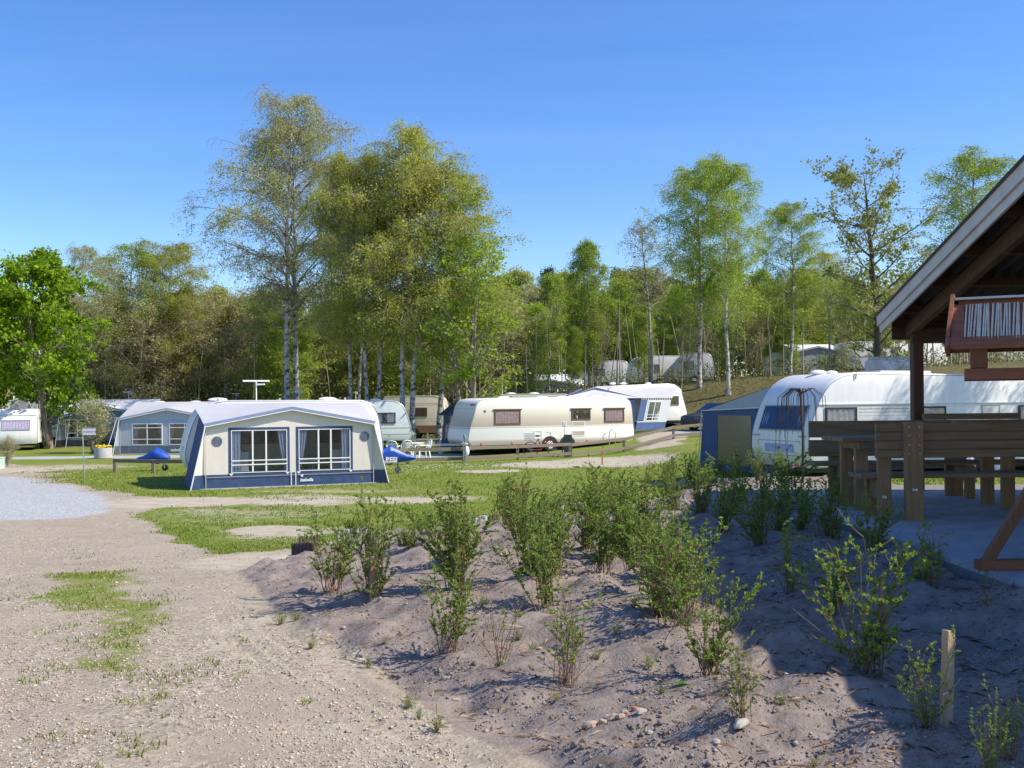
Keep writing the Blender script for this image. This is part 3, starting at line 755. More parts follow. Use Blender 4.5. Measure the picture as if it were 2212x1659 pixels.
# trees of the wood behind
NR2 = np.random.default_rng(44)
def near_what(u):
    marks = [(150, "bright maple"), (235, "dark blue awning"), (330, "broad leaning birch"), (430, "lower round birch"), (520, "grey caravan roofs"), (620, "tallest birch"), (700, "bent slim birch"), (790, "slanting birch trunk"), (870, "cream vintage caravan"), (950, "clump's edge birch"), (1020, "several-stemmed tree"), (1100, "far hillside awning"), (1190, "pale terrace caravans"), (1275, "narrow weeping birch"), (1345, "low terrace caravan"), (1405, "nearly bare birch"), (1460, "small terrace caravan"), (1510, "dark-limbed birch"), (1570, "forked birch"), (1640, "hidden hill caravan"), (1705, "shorter full birch"), (1790, "bushy low birch"), (1850, "hillside grey awning"), (1900, "dark open tree"), (1970, "hillside white caravan"), (2050, "pavilion post"), (2150, "pavilion roof"), (2230, "bird feeder")]
    return min(marks, key=lambda m: abs(m[0] - u))[1]
KW = {'br1': "brown budding", 'br2': "fresh green", 'br3': "olive green"}
def wood_row(us, kinds, d0, d1, v0, va, vb, group, wide, noun):
    for i, u in enumerate(us):
        k = kinds[i % len(kinds)]; uu = u + NR2.normal(0, 9)
        tree(k, "wood_tree", "%s %s wood tree behind the %s" % (KW[k], noun, near_what(uu)), uu, d0 + NR2.uniform(0, d1), v0 + NR2.uniform(va, vb), group, wide=wide)
wood_row(np.linspace(150, 600, 22), ['br1', 'br1', 'br3'], 68, 14, 640, -25, 45, "budding trees of the left wood", 1.0, "small")
wood_row(np.linspace(560, 1150, 22), ['br3', 'br2', 'br1', 'br2'], 66, 16, 660, -45, 40, "low trees behind the birch clump", 1.1, "low")
wood_row(np.linspace(1120, 2240, 14), ['br1', 'br2'], 68, 6, 680, -40, 40, "slender trees on the bank", .8, "slender")
wood_row(np.linspace(1080, 2240, 46), ['br2', 'br3', 'br2', 'br1', 'br2'], 86, 12, 630, -45, 45, "young trees on the right slope", 1.0, "young")
for u, v in ((1185, 583), (1335, 585), (1365, 600), (1465, 610), (1230, 625), (1830, 600), (1560, 640), (1640, 650), (2060, 600), (505, 650), (120, 620)):
    tree('pine', "pine_tree", "dark green pine rising out of the wood", u, 98, v, "pines in the wood", wide=1.1)

# far mass of the wood and its undergrowth
def mass(name, n, xr, yr, ztop, size, mat, label, seed, pw=1.0):
    rng = np.random.default_rng(seed)
    x = rng.uniform(*xr, n); y = rng.uniform(*yr, n)
    top = ztop(x) * (1 + .35 * vnoise(x, y * .3, 3.0, seed) + .25 * vnoise(x, y * .3, 1.1, seed + 1))
    z = H(x, y) + rng.random(n) ** pw * top
    V, q = leaf_quads(np.stack([x, y, z], 1), size * rng.uniform(.6, 1.3, n), rng)
    o = bpy.data.objects.new(name, np_mesh(name, V, q, mat)); link(o)
    tag(o, label, "wood", kind="stuff")
mass("far_wood", 60000, (-75, 75), (92, 104), lambda x: 9.5 + 0 * x, .24, leaf_mat("far_leaf", [(0.216, 0.226, 0.073), (0.288, 0.346, 0.079), (0.389, 0.450, 0.106), (0.202, 0.196, 0.092)], .3), "far wood closing the view behind the camp", 61, .8)
BRUSH = leaf_mat("brush_leaf", [(0.228, 0.192, 0.090), (0.192, 0.204, 0.058), (0.264, 0.276, 0.072), (0.156, 0.126, 0.072)], .3)
mass("undergrowth", 26000, (-60, -4), (62, 90), lambda x: 3.8 + 0 * x, .10, BRUSH, "twiggy brown and green undergrowth of the left wood", 62, 1.2)
mass("undergrowth", 16000, (-4, 62), (88, 98), lambda x: 4.0 + 0 * x, .12, BRUSH, "green undergrowth behind the upper terrace", 63, 1.0)
mass("bank_brush", 22000, (-6, 60), (62, 78), lambda x: 1.2 + 0 * x, .075, BRUSH, "low brush growing on the bank below the upper terrace", 64, 1.6)
# thin stems standing in the wood
rng = np.random.default_rng(9); pth = []
for i in range(260):
    x = rng.uniform(-45, 50); y = rng.uniform(62, 88); h = rng.uniform(3, 8); z = Hs(x, y)
    pts = curve((x, y, z - .1), rng.random() * 6.3, 1.5, h, 5, rng.normal(0, .12), rng, .06); pth.append((pts, np.linspace(rng.uniform(.03, .07), .012, 6), 4))
v, q = tubes(pth)
o = bpy.data.objects.new("thicket_stems", np_mesh("thicket_stems", v, q, M("stem_bark", (.32, .27, .20), .9, .5, .6))); link(o)
tag(o, "thin bare stems standing in the thicket of the wood", "wood", kind="stuff")

# ------------------------------------------------------------------ planted shrubs
def gen_shrub(name, seed, h, nst, spread, nside, nleaf, leaf, low=.25, bark=None):
    rng = np.random.default_rng(seed); small = []; seg = []
    for i in range(nst):
        az = rng.random() * 6.28; el = 1.57 - abs(rng.normal(0, spread)); L = h * rng.uniform(.55, 1.08)
        p0 = np.array([rng.normal(0, .04), rng.normal(0, .04), -.03])
        sp = curve(p0, az, el, L, 8, rng.normal(-.05, .2), rng, .10); small.append((sp, np.linspace(.0042, .0018, 9) * (h / .8), 4))
        seg += list(zip(sp[int(8 * low):-1], sp[int(8 * low) + 1:]))
        for j in range(nside):
            q = sp[rng.integers(max(1, int(8 * low)), 9)]
            s2 = curve(q, az + rng.normal(0, 1.6), rng.uniform(.2, 1.2), h * rng.uniform(.1, .28), 4, .2, rng, .2)
            small.append((s2, np.linspace(.003, .0015, 5), 3)); seg += list(zip(s2[:-1], s2[1:])) * 2
    for i in range(nst):
        small.append((curve((rng.normal(0, .04), rng.normal(0, .04), -.02), rng.random() * 6.28, 1.57 - abs(rng.normal(0, spread * 1.5)), h * rng.uniform(.3, .85), 6, rng.normal(0, .25), rng, .14), np.linspace(.003, .0014, 7), 3))
    A = np.array(seg); nc = nleaf // 5
    wl = np.linalg.norm(A[:, 1] - A[:, 0], axis=1); k = rng.choice(len(A), nc, p=wl / wl.sum())
    C0 = A[k, 0] + (A[k, 1] - A[k, 0]) * rng.random(nc)[:, None]
    C = np.repeat(C0, 5, 0)
    # each cluster is a little rosette of leaves pointing up and out
    d = rng.normal(size=(len(C), 3)); d[:, 2] = np.abs(d[:, 2]) + .35; d /= np.linalg.norm(d, axis=1)[:, None]
    s = (leaf * rng.uniform(.6, 1.3, len(C)))[:, None]
    b = rng.normal(size=d.shape); b -= (d * b).sum(1)[:, None] * d; b /= np.linalg.norm(b, axis=1)[:, None]
    V = np.stack([C, C + d * s * .55 + b * s * .30, C + d * s * 1.05, C + d * s * .55 - b * s * .30], 1).reshape(-1, 3)
    sv, sq = tubes(small)
    return dict(stems=np_mesh(name + "_stems", sv, sq, bark or M("shrub_stem", (.20, .115, .07), .8, .3, 6)), foliage=np_mesh(name + "_foliage", V, np.arange(len(V)).reshape(-1, 4), L_SHRUB), H=h)
SH = {}
SH['a'] = gen_shrub('sa', 1, .8, 14, .22, 6, 5000, .022)
SH['b'] = gen_shrub('sb', 2, .8, 18, .25, 6, 7200, .022, .15)
SH['c'] = gen_shrub('sc', 3, .8, 11, .20, 4, 1300, .022, .35)
SH['d'] = gen_shrub('sd', 4, .8, 13, .36, 7, 3600, .025, .15)
SH['e'] = gen_shrub('se', 5, .8, 11, .18, 4, 2200, .022, .12)
SH['t'] = gen_shrub('st', 6, .8, 7, .25, 3, 170, .026, .1)
SH['a2'] = gen_shrub('sa2', 11, .8, 11, .27, 6, 4300, .021, .2)
SH['b2'] = gen_shrub('sb2', 12, .8, 21, .20, 6, 6800, .020, .2)
SH['d2'] = gen_shrub('sd2', 13, .8, 10, .42, 7, 2200, .024, .2)
SH['c2'] = gen_shrub('sc2', 14, .8, 14, .24, 4, 1500, .022, .4)
def shrub(kind, u, v, hp, label, group=None, name="garden_shrub", wide=1.0):
    kind = random.choice([kind, kind + '2']) if kind + '2' in SH else kind
    p = SH[kind]; g = G(u, v); h = hp / F * g.y
    o = thing(name, label, "shrub", (g.x, g.y, float(H(np.array([g.x]), np.array([g.y]), True)[0])), random.random() * 6.28, group)
    s = h / p['H']; w_ = wide * random.uniform(.85, 1.2); o.scale = (s * w_, s * w_, s); o.rotation_euler = (random.gauss(0, .07), random.gauss(0, .07), random.random() * 6.28)
    link(bpy.data.objects.new("stems", p['stems']), o); link(bpy.data.objects.new("foliage", p['foliage']), o)
    return o
S = "young leafy shrub in the sunny planting rows"; SG = "sunlit shrubs of the planting rows"
shrub('a', 715, 1283, 170, "slim shrub at the bed's corner beside the palisade blocks")
shrub('b', 806, 1305, 215, "bushy shrub around a short square stake")
for k, u, v, h, lab in (('a', 965, 1405, 200, "slender leafy shrub in front of the column-shaped shrub"), ('b', 990, 1285, 230, "column-shaped dense shrub beside the staked shrub"), ('b', 1130, 1185, 150, "full shrub around the red-topped marker peg"), ('b', 1105, 1150, 110, "low shrub behind the red-topped marker peg"), ('a', 1180, 1320, 230, "tall shrub just behind the one with long bare reddish stems"), ('b', 1150, 1250, 190, "dense shrub in the middle of the row with the red-topped peg"),
        ('b', 1330, 1195, 180, "broad dense shrub before the weathered palisade blocks"), ('b', 1285, 1150, 140, "shrub touching the weathered palisade blocks"), ('b', 1370, 1240, 170, "bushy shrub next in line behind the thin brown stake"), ('a', 1405, 1295, 180, "shrub on the open side of the thin brown stake"), ('d', 1455, 1380, 230, "wide shrub with a long side shoot before the thin brown stake"), ('b', 1440, 1265, 160, "shrub enclosing the thin brown stake"), ('a', 1320, 1110, 90, "small shrub on the lawn side of the palisade blocks"), ('a', 1240, 1120, 80, "little shrub between the pale and the weathered palisade blocks")):
    shrub(k, u, v, h, lab)
for k, u, v, h in (('a', 1005, 1225, 160), ('b', 1165, 1215, 150), ('a', 1215, 1165, 110), ('b', 1265, 1185, 140), ('a', 1300, 1235, 150), ('b', 1425, 1340, 190), ('a', 1490, 1335, 180), ('b', 1355, 1150, 120), ('b', 1395, 1190, 150), ('a', 1085, 1115, 80), ('a', 935, 1185, 85), ('b', 1190, 1265, 170)):
    shrub(k, u, v, h, "smaller leafy shrub filling a gap in the sunny planting rows", "gap-filling shrubs of the sunny rows")
shrub('t', 1082, 1440, 195, "nearly bare three-twig shrub in the open soil")
shrub('c', 1225, 1468, 225, "shrub with long bare reddish stems and leafy top")
shrub('d', 1530, 1455, 230, "shrub with arching stems next to a flat broad-leaved weed")
shrub('e', 1600, 1605, 190, "thin two-stem shrub beside a pale stone at the bed's front")
shrub('d', 1875, 1455, 290, "large spreading shrub lit at the pavilion's shadow edge", wide=1.05)
shrub('d', 1705, 1285, 150, "shrub with sunlit crown standing in the pavilion's shadow")
shrub('e', 2005, 1585, 210, "narrow shrub leaning on the tall pale wooden stake")
shrub('e', 2140, 1700, 170, "small shrub at the front edge of the bed, cut off by the frame")
shrub('c', 2012, 1278, 150, "dark thin shrub next to the patio edge")
shrub('c', 2180, 1660, 160, "leafy tip of a shrub right of the pale stake")
shrub('t', 2135, 1330, 95, "broken-off twiggy shrub in the shade by the patio")
for k, u, v, h in (('b', 1455, 1110, 110), ('b', 1510, 1120, 125), ('b', 1560, 1160, 115), ('a', 1600, 1085, 90), ('b', 1650, 1095, 100), ('b', 1640, 1185, 125), ('a', 1715, 1105, 130), ('b', 1730, 1145, 115), ('b', 1792, 1168, 125), ('a', 1880, 1190, 130), ('b', 1800, 1090, 90), ('b', 1585, 1120, 110), ('b', 1685, 1150, 110), ('a', 1800, 1335, 140)):
    shrub(k, u, v, h, "dark green shrub in the shade of the pavilion", "shaded shrubs beside the pavilion")
for k, u, v, h in (('a', 1395, 1060, 60), ('a', 1440, 1050, 65), ('b', 1490, 1048, 70), ('a', 1545, 1045, 65), ('a', 1600, 1040, 70), ('b', 1640, 1038, 65), ('a', 1690, 1035, 70)):
    shrub(k, u, v, h, "small shrub along the far rim of the bed", "shrubs on the far rim of the bed")
# low weeds in the bare soil
for u, v, h in ((605, 1350, 35), (672, 1400, 28), (795, 1440, 30), (880, 1530, 40), (905, 1555, 30), (945, 1580, 42), (640, 1345, 25), (1370, 1330, 30), (1330, 1380, 28), (1290, 1430, 28), (1250, 1390, 30), (1400, 1440, 30), (1150, 1400, 26), (1690, 1560, 30), (1760, 1640, 26), (1120, 1380, 30), (1040, 1320, 24), (890, 1190, 65), (1000, 1290, 26), (1200, 1500, 22), (1430, 1500, 24), (830, 1400, 20)):
    shrub('e', u, v, h, "tiny green weed sprouting from the bare soil", "weeds in the bare soil", "weed", wide=2.0)
# strap-leaved clumps by the edging
def strap_clump(u, v, hp, label, n=26):
    g = G(u, v); h = hp / F * g.y; rng = np.random.default_rng(int(u)); P_ = []
    V = []; Q = []
    for i in range(n):
        az = rng.random() * 6.28; c = curve((rng.normal(0, .05), rng.normal(0, .05), 0), az, rng.uniform(.9, 1.5), h * rng.uniform(.7, 1.1), 5, -.8, rng, .05)
        s = np.array([-math.sin(az), math.cos(az), 0]) * .012
        o = len(V)
        for j, p in enumerate(c): w = s * (1 - (j / 5) ** 2); V += [p - w, p + w]
        for j in range(5): Q.append((o + 2 * j, o + 2 * j + 1, o + 2 * j + 3, o + 2 * j + 2))
    t = thing("strap_leaf_plant", label, "plant", (g.x, g.y, g.z)); link(bpy.data.objects.new("leaves", np_mesh("strap_leaves", np.array(V), np.array(Q), leaf_mat("strap_leaf", [(.07, .12, .015), (.13, .19, .03), (.18, .22, .05)], .35))), t)
strap_clump(757, 1148, 45, "grassy iris clump behind the grey palisade blocks")
strap_clump(885, 1178, 60, "dark spiky leaf clump at the far edge of the bed", 34)
strap_clump(1990, 1265, 110, "tall sword-leaved plant by the shaded patio edge", 14)
# bare round bush by the sign
PRb = gen_tree('bush', 31, 2.4, .05, .05, 1.3, 40, 6, 3, .045, 2200, BK_BROWN, TW_BROWN, L_SPARSE, el0=1.15, bend=-.2, droop=0, hl=(.2, .4), stems=6)
PR['bush'] = PRb
tree('bush', "round_bush", "round half-bare bush behind the small red-lettered sign", 197, 50.5, 872, yaw=1, wide=1.0, cat="bush")
tree('bush', "round_bush", "low bush against the frame edge beside the far road", 14, 40, 950, yaw=2, wide=.8, cat="bush")
# grafted weeping willow sapling
t = thing("weeping_willow_sapling", "black-looking weeping willow sapling before the white caravan's nose", "sapling", (4.33, 15.0, Hs(4.33, 15.0)))
mb = MB(); top = P(1722, 850, 15.0); hz = top.z - Hs(4.33, 15.0)
mb.tube([(0, 0, -.05), (.01, 0, hz * .5), (-.02, 0, hz - .05), (-.03, 0, hz)], [.022, .02, .018, .024], 7); mb.build("trunk", BK_DARK, t, 40)
mb = MB(); rng = np.random.default_rng(8)
for i in range(26):
    az = rng.random() * 6.28; rr = rng.uniform(.15, .42); L = rng.uniform(.35, .95)
    mb.tube([(0, 0, hz), (rr * .5 * math.cos(az), rr * .5 * math.sin(az), hz + .08), (rr * math.cos(az), rr * math.sin(az), hz - .05), (rr * 1.15 * math.cos(az), rr * 1.15 * math.sin(az), hz - .05 - L)], [.007, .006, .005, .003], 4)
mb.build("drooping_branches", BK_DARK, t)
# ------------------------------------------------------------------ caravans and awnings
WHITE = M("caravan_white", (.78, .765, .73), .35, .07, 2.2, spec=.5, stretch=(3, 3, .5))
OFFW = M("caravan_offwhite", (.66, .66, .62), .4, .09, 2.2, stretch=(3, 3, .5))
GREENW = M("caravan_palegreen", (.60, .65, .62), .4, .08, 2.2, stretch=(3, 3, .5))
PLAST = M("white_plastic", (.80, .80, .78), .4, .03, 4)
DARKP = M("dark_plastic", (.03, .03, .03), .5, .2, 4)
RUBBER = M("rubber", (.02, .02, .02), .8, .2, 6)
STEEL = M("galvanised_steel", (.45, .46, .47), .4, .1, 12, metal=.7)
GREYM = M("grey_metal", (.32, .33, .34), .5, .1, 8)
INSIDE = M("unlit_interior", (.035, .032, .03), .9, .3, 2)  # near-black colour standing for unlit space behind window panes
GLASS = glass_mat("window_glass", (.95, .96, .97), .05)
SKYGL = glass_mat("tinted_glass", (.25, .30, .42), .08)
FOIL = glass_mat("clear_foil", (.88, .90, .90), .07, .12)
BROWNF = M("brown_frame", (.13, .085, .055), .5, .1, 6)
CURT_PINK = M("pink_curtain", (.62, .42, .42), .9, .2, 12, tr=.3)
CURT_WHITE = M("white_curtain", (.55, .55, .56), .9, .2, 12, tr=.3)
CURT_BLUE = M("blue_curtain", (.36, .48, .74), .9, .35, 30, col2=(.62, .70, .86), tr=.35)
CURT_MULTI = M("patterned_curtain", (.45, .12, .12), .9, .3, 7, col2=(.5, .58, .72), tr=.3)

def corr(f, a0, a1, b0, b1, d, amp, n, taper=0.0, side=1):
    """hanging folded cloth in panel space; taper gathers its lower part to one side"""
    mb = MB(); rows = 7; vs = []; m = n * 4
    for j in range(rows):
        t = j / (rows - 1); b = b0 + (b1 - b0) * t
        k = taper * (1 - t) ** 1.3 if taper else 0
        lo, hi = (a0, a1 - (a1 - a0) * k) if side > 0 else (a0 + (a1 - a0) * k, a1)
        for i in range(m + 1):
            s = i / m; vs.append(f(lo + (hi - lo) * s, b, d + amp * math.sin(s * n * 6.283 + .6 * math.sin(j * 1.7))))
    fs = [(j * (m + 1) + i, j * (m + 1) + i + 1, (j + 1) * (m + 1) + i + 1, (j + 1) * (m + 1) + i) for j in range(rows - 1) for i in range(m)]
    return mb.add(vs, fs)

def frame_bars(mb, f, a0, a1, b0, b1, w, d0, d1):
    mb.pbox(f, a0, a1, b0, b0 + w, d0, d1); mb.pbox(f, a0, a1, b1 - w, b1, d0, d1)
    mb.pbox(f, a0, a0 + w, b0 + w, b1 - w, d0, d1); mb.pbox(f, a1 - w, a1, b0 + w, b1 - w, d0, d1)
    return mb

def window(parent, f, a0, a1, b0, b1, frame=DARKP, curtain=None, fw=.045, cover=1.0, glass=GLASS, lip=0):
    mb = frame_bars(MB(), f, a0, a1, b0, b1, fw, 0, .035)
    if lip: mb.pbox(f, a0 - lip, a1 + lip, b1 + .01, b1 + .05, 0, .06)
    w = mb.build("window", frame, parent)
    MB().pbox(f, a0 + fw * .5, a1 - fw * .5, b0 + fw * .5, b1 - fw * .5, .001, .005).build("interior_shade", INSIDE, w)  # flat dark panel paints the interior's shade behind the glass
    if curtain:
        aw = (a1 - a0 - 2 * fw)
        if cover >= 1:
            corr(f, a0 + fw, a1 - fw, b0 + fw, b1 - fw, .014, .008, max(4, int(aw / .14))).build("curtain", curtain, w, 60)
        else:
            corr(f, a0 + fw, a0 + fw + aw * cover / 2, b0 + fw, b1 - fw, .013, .005, 3).build("curtain", curtain, w, 60)
            corr(f, a1 - fw - aw * cover / 2, a1 - fw, b0 + fw, b1 - fw, .013, .005, 3).build("curtain", curtain, w, 60)
    MB().pbox(f, a0 + fw * .7, a1 - fw * .7, b0 + fw * .7, b1 - fw * .7, .024, .028).build("pane", glass, w)
    return w

def smooth_poly(pts, k=4):
    out = []
    n = len(pts)
    for i in range(n - 1):
        p0 = pts[max(i - 1, 0)]; p1 = pts[i]; p2 = pts[i + 1]; p3 = pts[min(i + 2, n - 1)]
        for j in range(k):
            t = j / k
            out.append(tuple(.5 * ((2 * p1[c]) + (-p0[c] + p2[c]) * t + (2 * p0[c] - 5 * p1[c] + 4 * p2[c] - p3[c]) * t * t + (-p0[c] + 3 * p1[c] - 3 * p2[c] + p3[c]) * t ** 3) for c in (0, 1)))
    out.append(pts[-1]); return out

class Caravan:
    """x along the near side, y across, origin at the near left corner on the ground"""
    def __init__(s, label, loc, yaw, L, W, left, right, mat, wheels=(.5,), trim=STEEL, skirt=None, group=None, name="caravan"):
        s.L, s.W = L, W
        s.root = thing(name, label, "caravan", loc, yaw, group)
        lp = smooth_poly(left); rp = smooth_poly(right)
        prof = lp + [(L - x, z) for x, z in rp][::-1]
        s.lp, s.rp, s.prof = lp, rp, prof
        n = len(prof); cx = L / 2; cz = sum(z for _, z in prof) / n
        def inset(e): return [(cx + (x - cx) * (1 - e / (L / 2)), cz + (z - cz) * (1 - e / .9)) for x, z in prof]
        mb = MB(); rings = [(0, .05), (.02, .015), (.07, 0), (W - .07, 0), (W - .02, .015), (W, .05)]
        vs = []
        for y, e in rings: vs += [(x, y, z) for x, z in inset(e)]
        fs = [tuple(range(n)), tuple(range(5 * n, 6 * n))[::-1]]
        for r in range(5):
            for i in range(n):
                j = (i + 1) % n; fs.append((r * n + i, r * n + n + i, r * n + n + j, r * n + j))
        mb.add(vs, fs); s.body = mb.build("body", mat, s.root, 35)
        s.top = max(z for _, z in prof); s.bot = min(z for _, z in prof)
        # edge trim along the near and far side
        for y in (.004, W - .004):
            m2 = MB(); m2.tube([(x, y, z) for x, z in inset(.028)] + [(inset(.028)[0][0], y, inset(.028)[0][1])], .014, 5, False); m2.build("edge_trim", trim, s.root, 60)
        MB().box(.25, L - .25, .12, W - .12, s.bot - .10, s.bot + .02).build("chassis", DARKP, s.root)
        for wx in wheels:
            if True:
                hx = wx * L; MB().prism([(hx + .42 * math.cos(k / 14 * math.pi), .33 + .40 * math.sin(k / 14 * math.pi)) for k in range(15)], lambda a, b, d: (a, -d, b), -.06, .008).build("wheel_arch_shade", DARKP, s.root)  # dark half disc paints the shaded hollow, body has no cut-out
            for y in (-.02, W - .28):
                wl = MB().lathe([(.20, 0), (.31, .01), (.325, .05), (.325, .13), (.31, .17), (.20, .18)], 20, (wx * L, y, .325), 'y').build("wheel", RUBBER, s.root, 40)
                MB().lathe([(.05, -.02), (.17, -.01), (.20, .01), (.2, .16), (.17, .19), (.05, .20)], 16, (wx * L, y, .325), 'y').build("hubcap", PLAST, wl, 40)
    def near(s): return lambda a, b, d: (a, .0 - d, b)
    def far(s): return lambda a, b, d: (a, s.W + d, b)
    def _x(s, prof, z):
        zs = [p[1] for p in prof]; xs = [p[0] for p in prof]
        return float(np.interp(z, zs, xs))
    def left(s): return lambda a, b, d: (s._x(s.lp, b) - d, a, b)
    def right(s): return lambda a, b, d: (s.L - s._x(s.rp, b) + d, a, b)
    def hatch(s, x, y=None, r=.22, mat=PLAST):
        y = s.W / 2 if y is None else y
        MB().ellipsoid((x, y, s.top + .02), r * 1.4, r, .07, 12, 6).build("roof_hatch", mat, s.root, 60)
    def stripe(s, b0, b1, mat, f=None, a0=.1, a1=None, d=.006):
        MB().pbox(f or s.near(), a0, a1 or s.L - .1, b0, b1, -.004, d).build("stripe", mat, s.root)
    def drawbar(s, side=-1):
        x0 = 0.3 if side < 0 else s.L - .3; x1 = -1.15 if side < 0 else s.L + 1.15
        y = s.W / 2; m = MB()
        m.bar((x0, y - .55, .42), (x1, y, .42), .07, .09); m.bar((x0, y + .55, .42), (x1, y, .42), .07, .09)
        m.bar((x1, y, .42), (x1 + .25 * side, y, .44), .08, .08); d = m.build("drawbar", STEEL, s.root)
        m = MB(); xw = x1 + .35 * (-side)
        m.tube([(xw, y + .1, .75), (xw, y + .1, .12)], .03, 8); m.lathe([(.02, -.03), (.11, -.03), (.11, .03), (.02, .03)], 14, (xw, y + .1, .11), 'y'); m.build("jockey_wheel", GREYM, d)
    def antenna(s, x, h=.7, boom=.5):
        m = MB(); z = s.top; m.tube([(x, s.W / 2, z - .02), (x, s.W / 2, z + h)], .02, 6)
        m.bar((x - boom, s.W / 2, z + h), (x + boom, s.W / 2, z + h), .05, .05); m.bar((x, s.W / 2, z + h * .82), (x + boom * .6, s.W / 2 - .1, z + h * .82), .06, .05)
        m.build("antenna", PLAST, s.root)

def at(u, D, z=None):
    p = P(u, HV, D); return (p.x, D, Hs(p.x, D) if z is None else z)

# --- long beige caravan
def fade_mat():
    m = bpy.data.materials.new("beige_fade_paint"); m.use_nodes = True; nt = m.node_tree; L = nt.links.new
    b = nt.nodes["Principled BSDF"]; b.inputs['Roughness'].default_value = .35
    tc = nd(nt, "ShaderNodeTexCoord"); sx = nd(nt, "ShaderNodeSeparateXYZ"); L(tc.outputs['Object'], sx.inputs[0])
    mr = nd(nt, "ShaderNodeMapRange"); mr.inputs['From Min'].default_value = .3; mr.inputs['From Max'].default_value = 2.6; L(sx.outputs['Z'], mr.inputs['Value'])
    r = nd(nt, "ShaderNodeValToRGB"); e = r.color_ramp.elements
    cr = (.74, .70, .60); wh = (.80, .78, .72); tan = (.47, .40, .30)
    st = [(0, (.50, .40, .33)), (.10, (.54, .45, .37)), (.15, wh), (.365, wh), (.37, (.42, .34, .26)), (.385, wh), (.40, tan), (.55, (.55, .48, .37)), (.78, cr), (1, wh)]
    while len(e) < len(st): e.new(.5)
    for i, (p, c) in enumerate(st): e[i].position = p; e[i].color = (*c, 1)
    L(mr.outputs[0], r.inputs[0]); L(r.outputs[0], b.inputs['Base Color'])
    return m
YG = math.atan2(4.0, 7.98)
gl = P(1011, 964, 44.5)
cv = Caravan("long cream and beige caravan with twin wheels behind the timber fence", (gl.x, gl.y, .07), YG, 8.8, 2.35,
             [(.14, .36), (.0, .62), (.06, 1.05), (.28, 1.75), (.40, 2.2), (.62, 2.42), (1.0, 2.5)], [(.10, .36), (.0, .7), (.04, 1.2), (.12, 2.0), (.25, 2.36), (.55, 2.5)], fade_mat(), (.47, .575))
n_ = cv.near()
window(cv.root, n_, 1.30, 2.62, 1.30, 1.95, BROWNF, CURT_PINK, .06, 1, lip=.06)
w2 = window(cv.root, n_, 5.30, 6.32, 1.45, 1.95, BROWNF, None, .06, lip=.06)
MB().lathe([(.05, 0), (.07, .12), (.065, .13)], 10, (5.55, -.016, 1.52)).build("pink_cup", CURT_PINK, w2, 40)
window(cv.root, n_, 7.1, 8.2, 1.32, 1.95, BROWNF, CURT_PINK, .06, 1, lip=.06)
for a, b, w, h, mt in ((5.35, 1.18, .62, .18, M("vent_tan", (.50, .44, .33), .6)), (5.35, .72, .62, .20, M("vent_tan", (.5, .44, .33)))):
    frame_bars(MB(), n_, a - .04, a + w + .04, b - .03, b + h + .03, .03, -.005, .012).build("vent_frame", PLAST, cv.root)
    vm = MB()
    for k in range(4): vm.pbox(n_, a, a + w, b + h * k / 4, b + h * (k + .8) / 4, -.005, .008)
    vm.build("vent_grille", mt, cv.root)
frame_bars(MB(), n_, 3.32, 3.72, .62, 1.0, .04, 0, .02).build("service_hatch", PLAST, cv.root)
MB().pbox(n_, .78, .9, 1.86, 1.96, 0, .012).build("side_marker", M("red_marker", (.4, .1, .08)), cv.root)
for a in (.62, 2.15, 3.85, 6.1): MB().pbox(n_, a, a + .09, .43, .5, 0, .03).build("side_reflector", M("amber", (.7, .2, .03)), cv.root)
for x in (2.2, 4.2, 5.3, 7.1): cv.hatch(x, .9)
for x in (5.9, 6.3): MB().tube([(x, 1.0, 2.45), (x, 1.0, 2.62)], .04, 8).build("roof_vent_pipe", PLAST, cv.root)
lf = cv.left()
m = MB()
for z in (1.12, 2.02): m.pbox(lf, .05, 2.3, z, z + .012, -.005, .012)
m.build("panel_seam", GREYM, cv.root)
MB().pbox(lf, .1, .6, 2.16, 2.24, 0, .006).build("maker_lettering", M("faded_red", (.45, .16, .15)), cv.root)
cv.drawbar(-1)
# its blue awning seen end-on
BLUE_D = M("navy_canvas", (.028, .055, .15), .75, .2, 3, .25, 25)
BLUE_M = M("blue_canvas", (.10, .155, .33), .7, .15, 3, .25, 25)
SKIRT = M("navy_skirt", (.045, .072, .155), .45, .2, 2.5, .5, 5)
GREYC = M("grey_canvas", (.47, .465, .475), .8, .06, 2, .6, 3)
GREYC2 = M("bluegrey_canvas", (.36, .40, .44), .8, .06, 2, .2, 20)
CREAM = M("cream_canvas", (.70, .65, .57), .85, .05, 1.5, .9, 3.5, stretch=(1, 1, .45))
POLE = M("pole_grey", (.5, .5, .52), .5, .05)
t = thing("side_awning", "navy awning with clear foil window at the beige caravan's nose", "awning", (cv.root.location.x, cv.root.location.y, .07), YG)
f_end = lambda a, b, d: (.45 - .05 * b - d, a, b)
MB().prism([(2.36, 0), (4.6, 0), (4.15, 1.75), (2.36, 2.3)], lambda a, b, d: (.60 + d, a, b), 0, .02).build("end_wall", BLUE_D, t)
MB().prism([(2.75, .55), (4.1, .55), (3.85, 1.6), (2.75, 1.75)], lambda a, b, d: (.585 + d, a, b), 0, .008).build("foil_window", SKYGL, t)
MB().add([(.3, 2.36, 2.3), (.3, 4.25, 1.7), (6.5, 4.25, 1.7), (6.5, 2.36, 2.3)], [(0, 1, 2, 3)]).build("roof", BLUE_M, t)
MB().add([(.6, 4.15, 1.75), (.6, 4.6, 0), (6.5, 4.6, 0), (6.5, 4.15, 1.75)], [(0, 1, 2, 3)]).build("front_wall", BLUE_D, t)

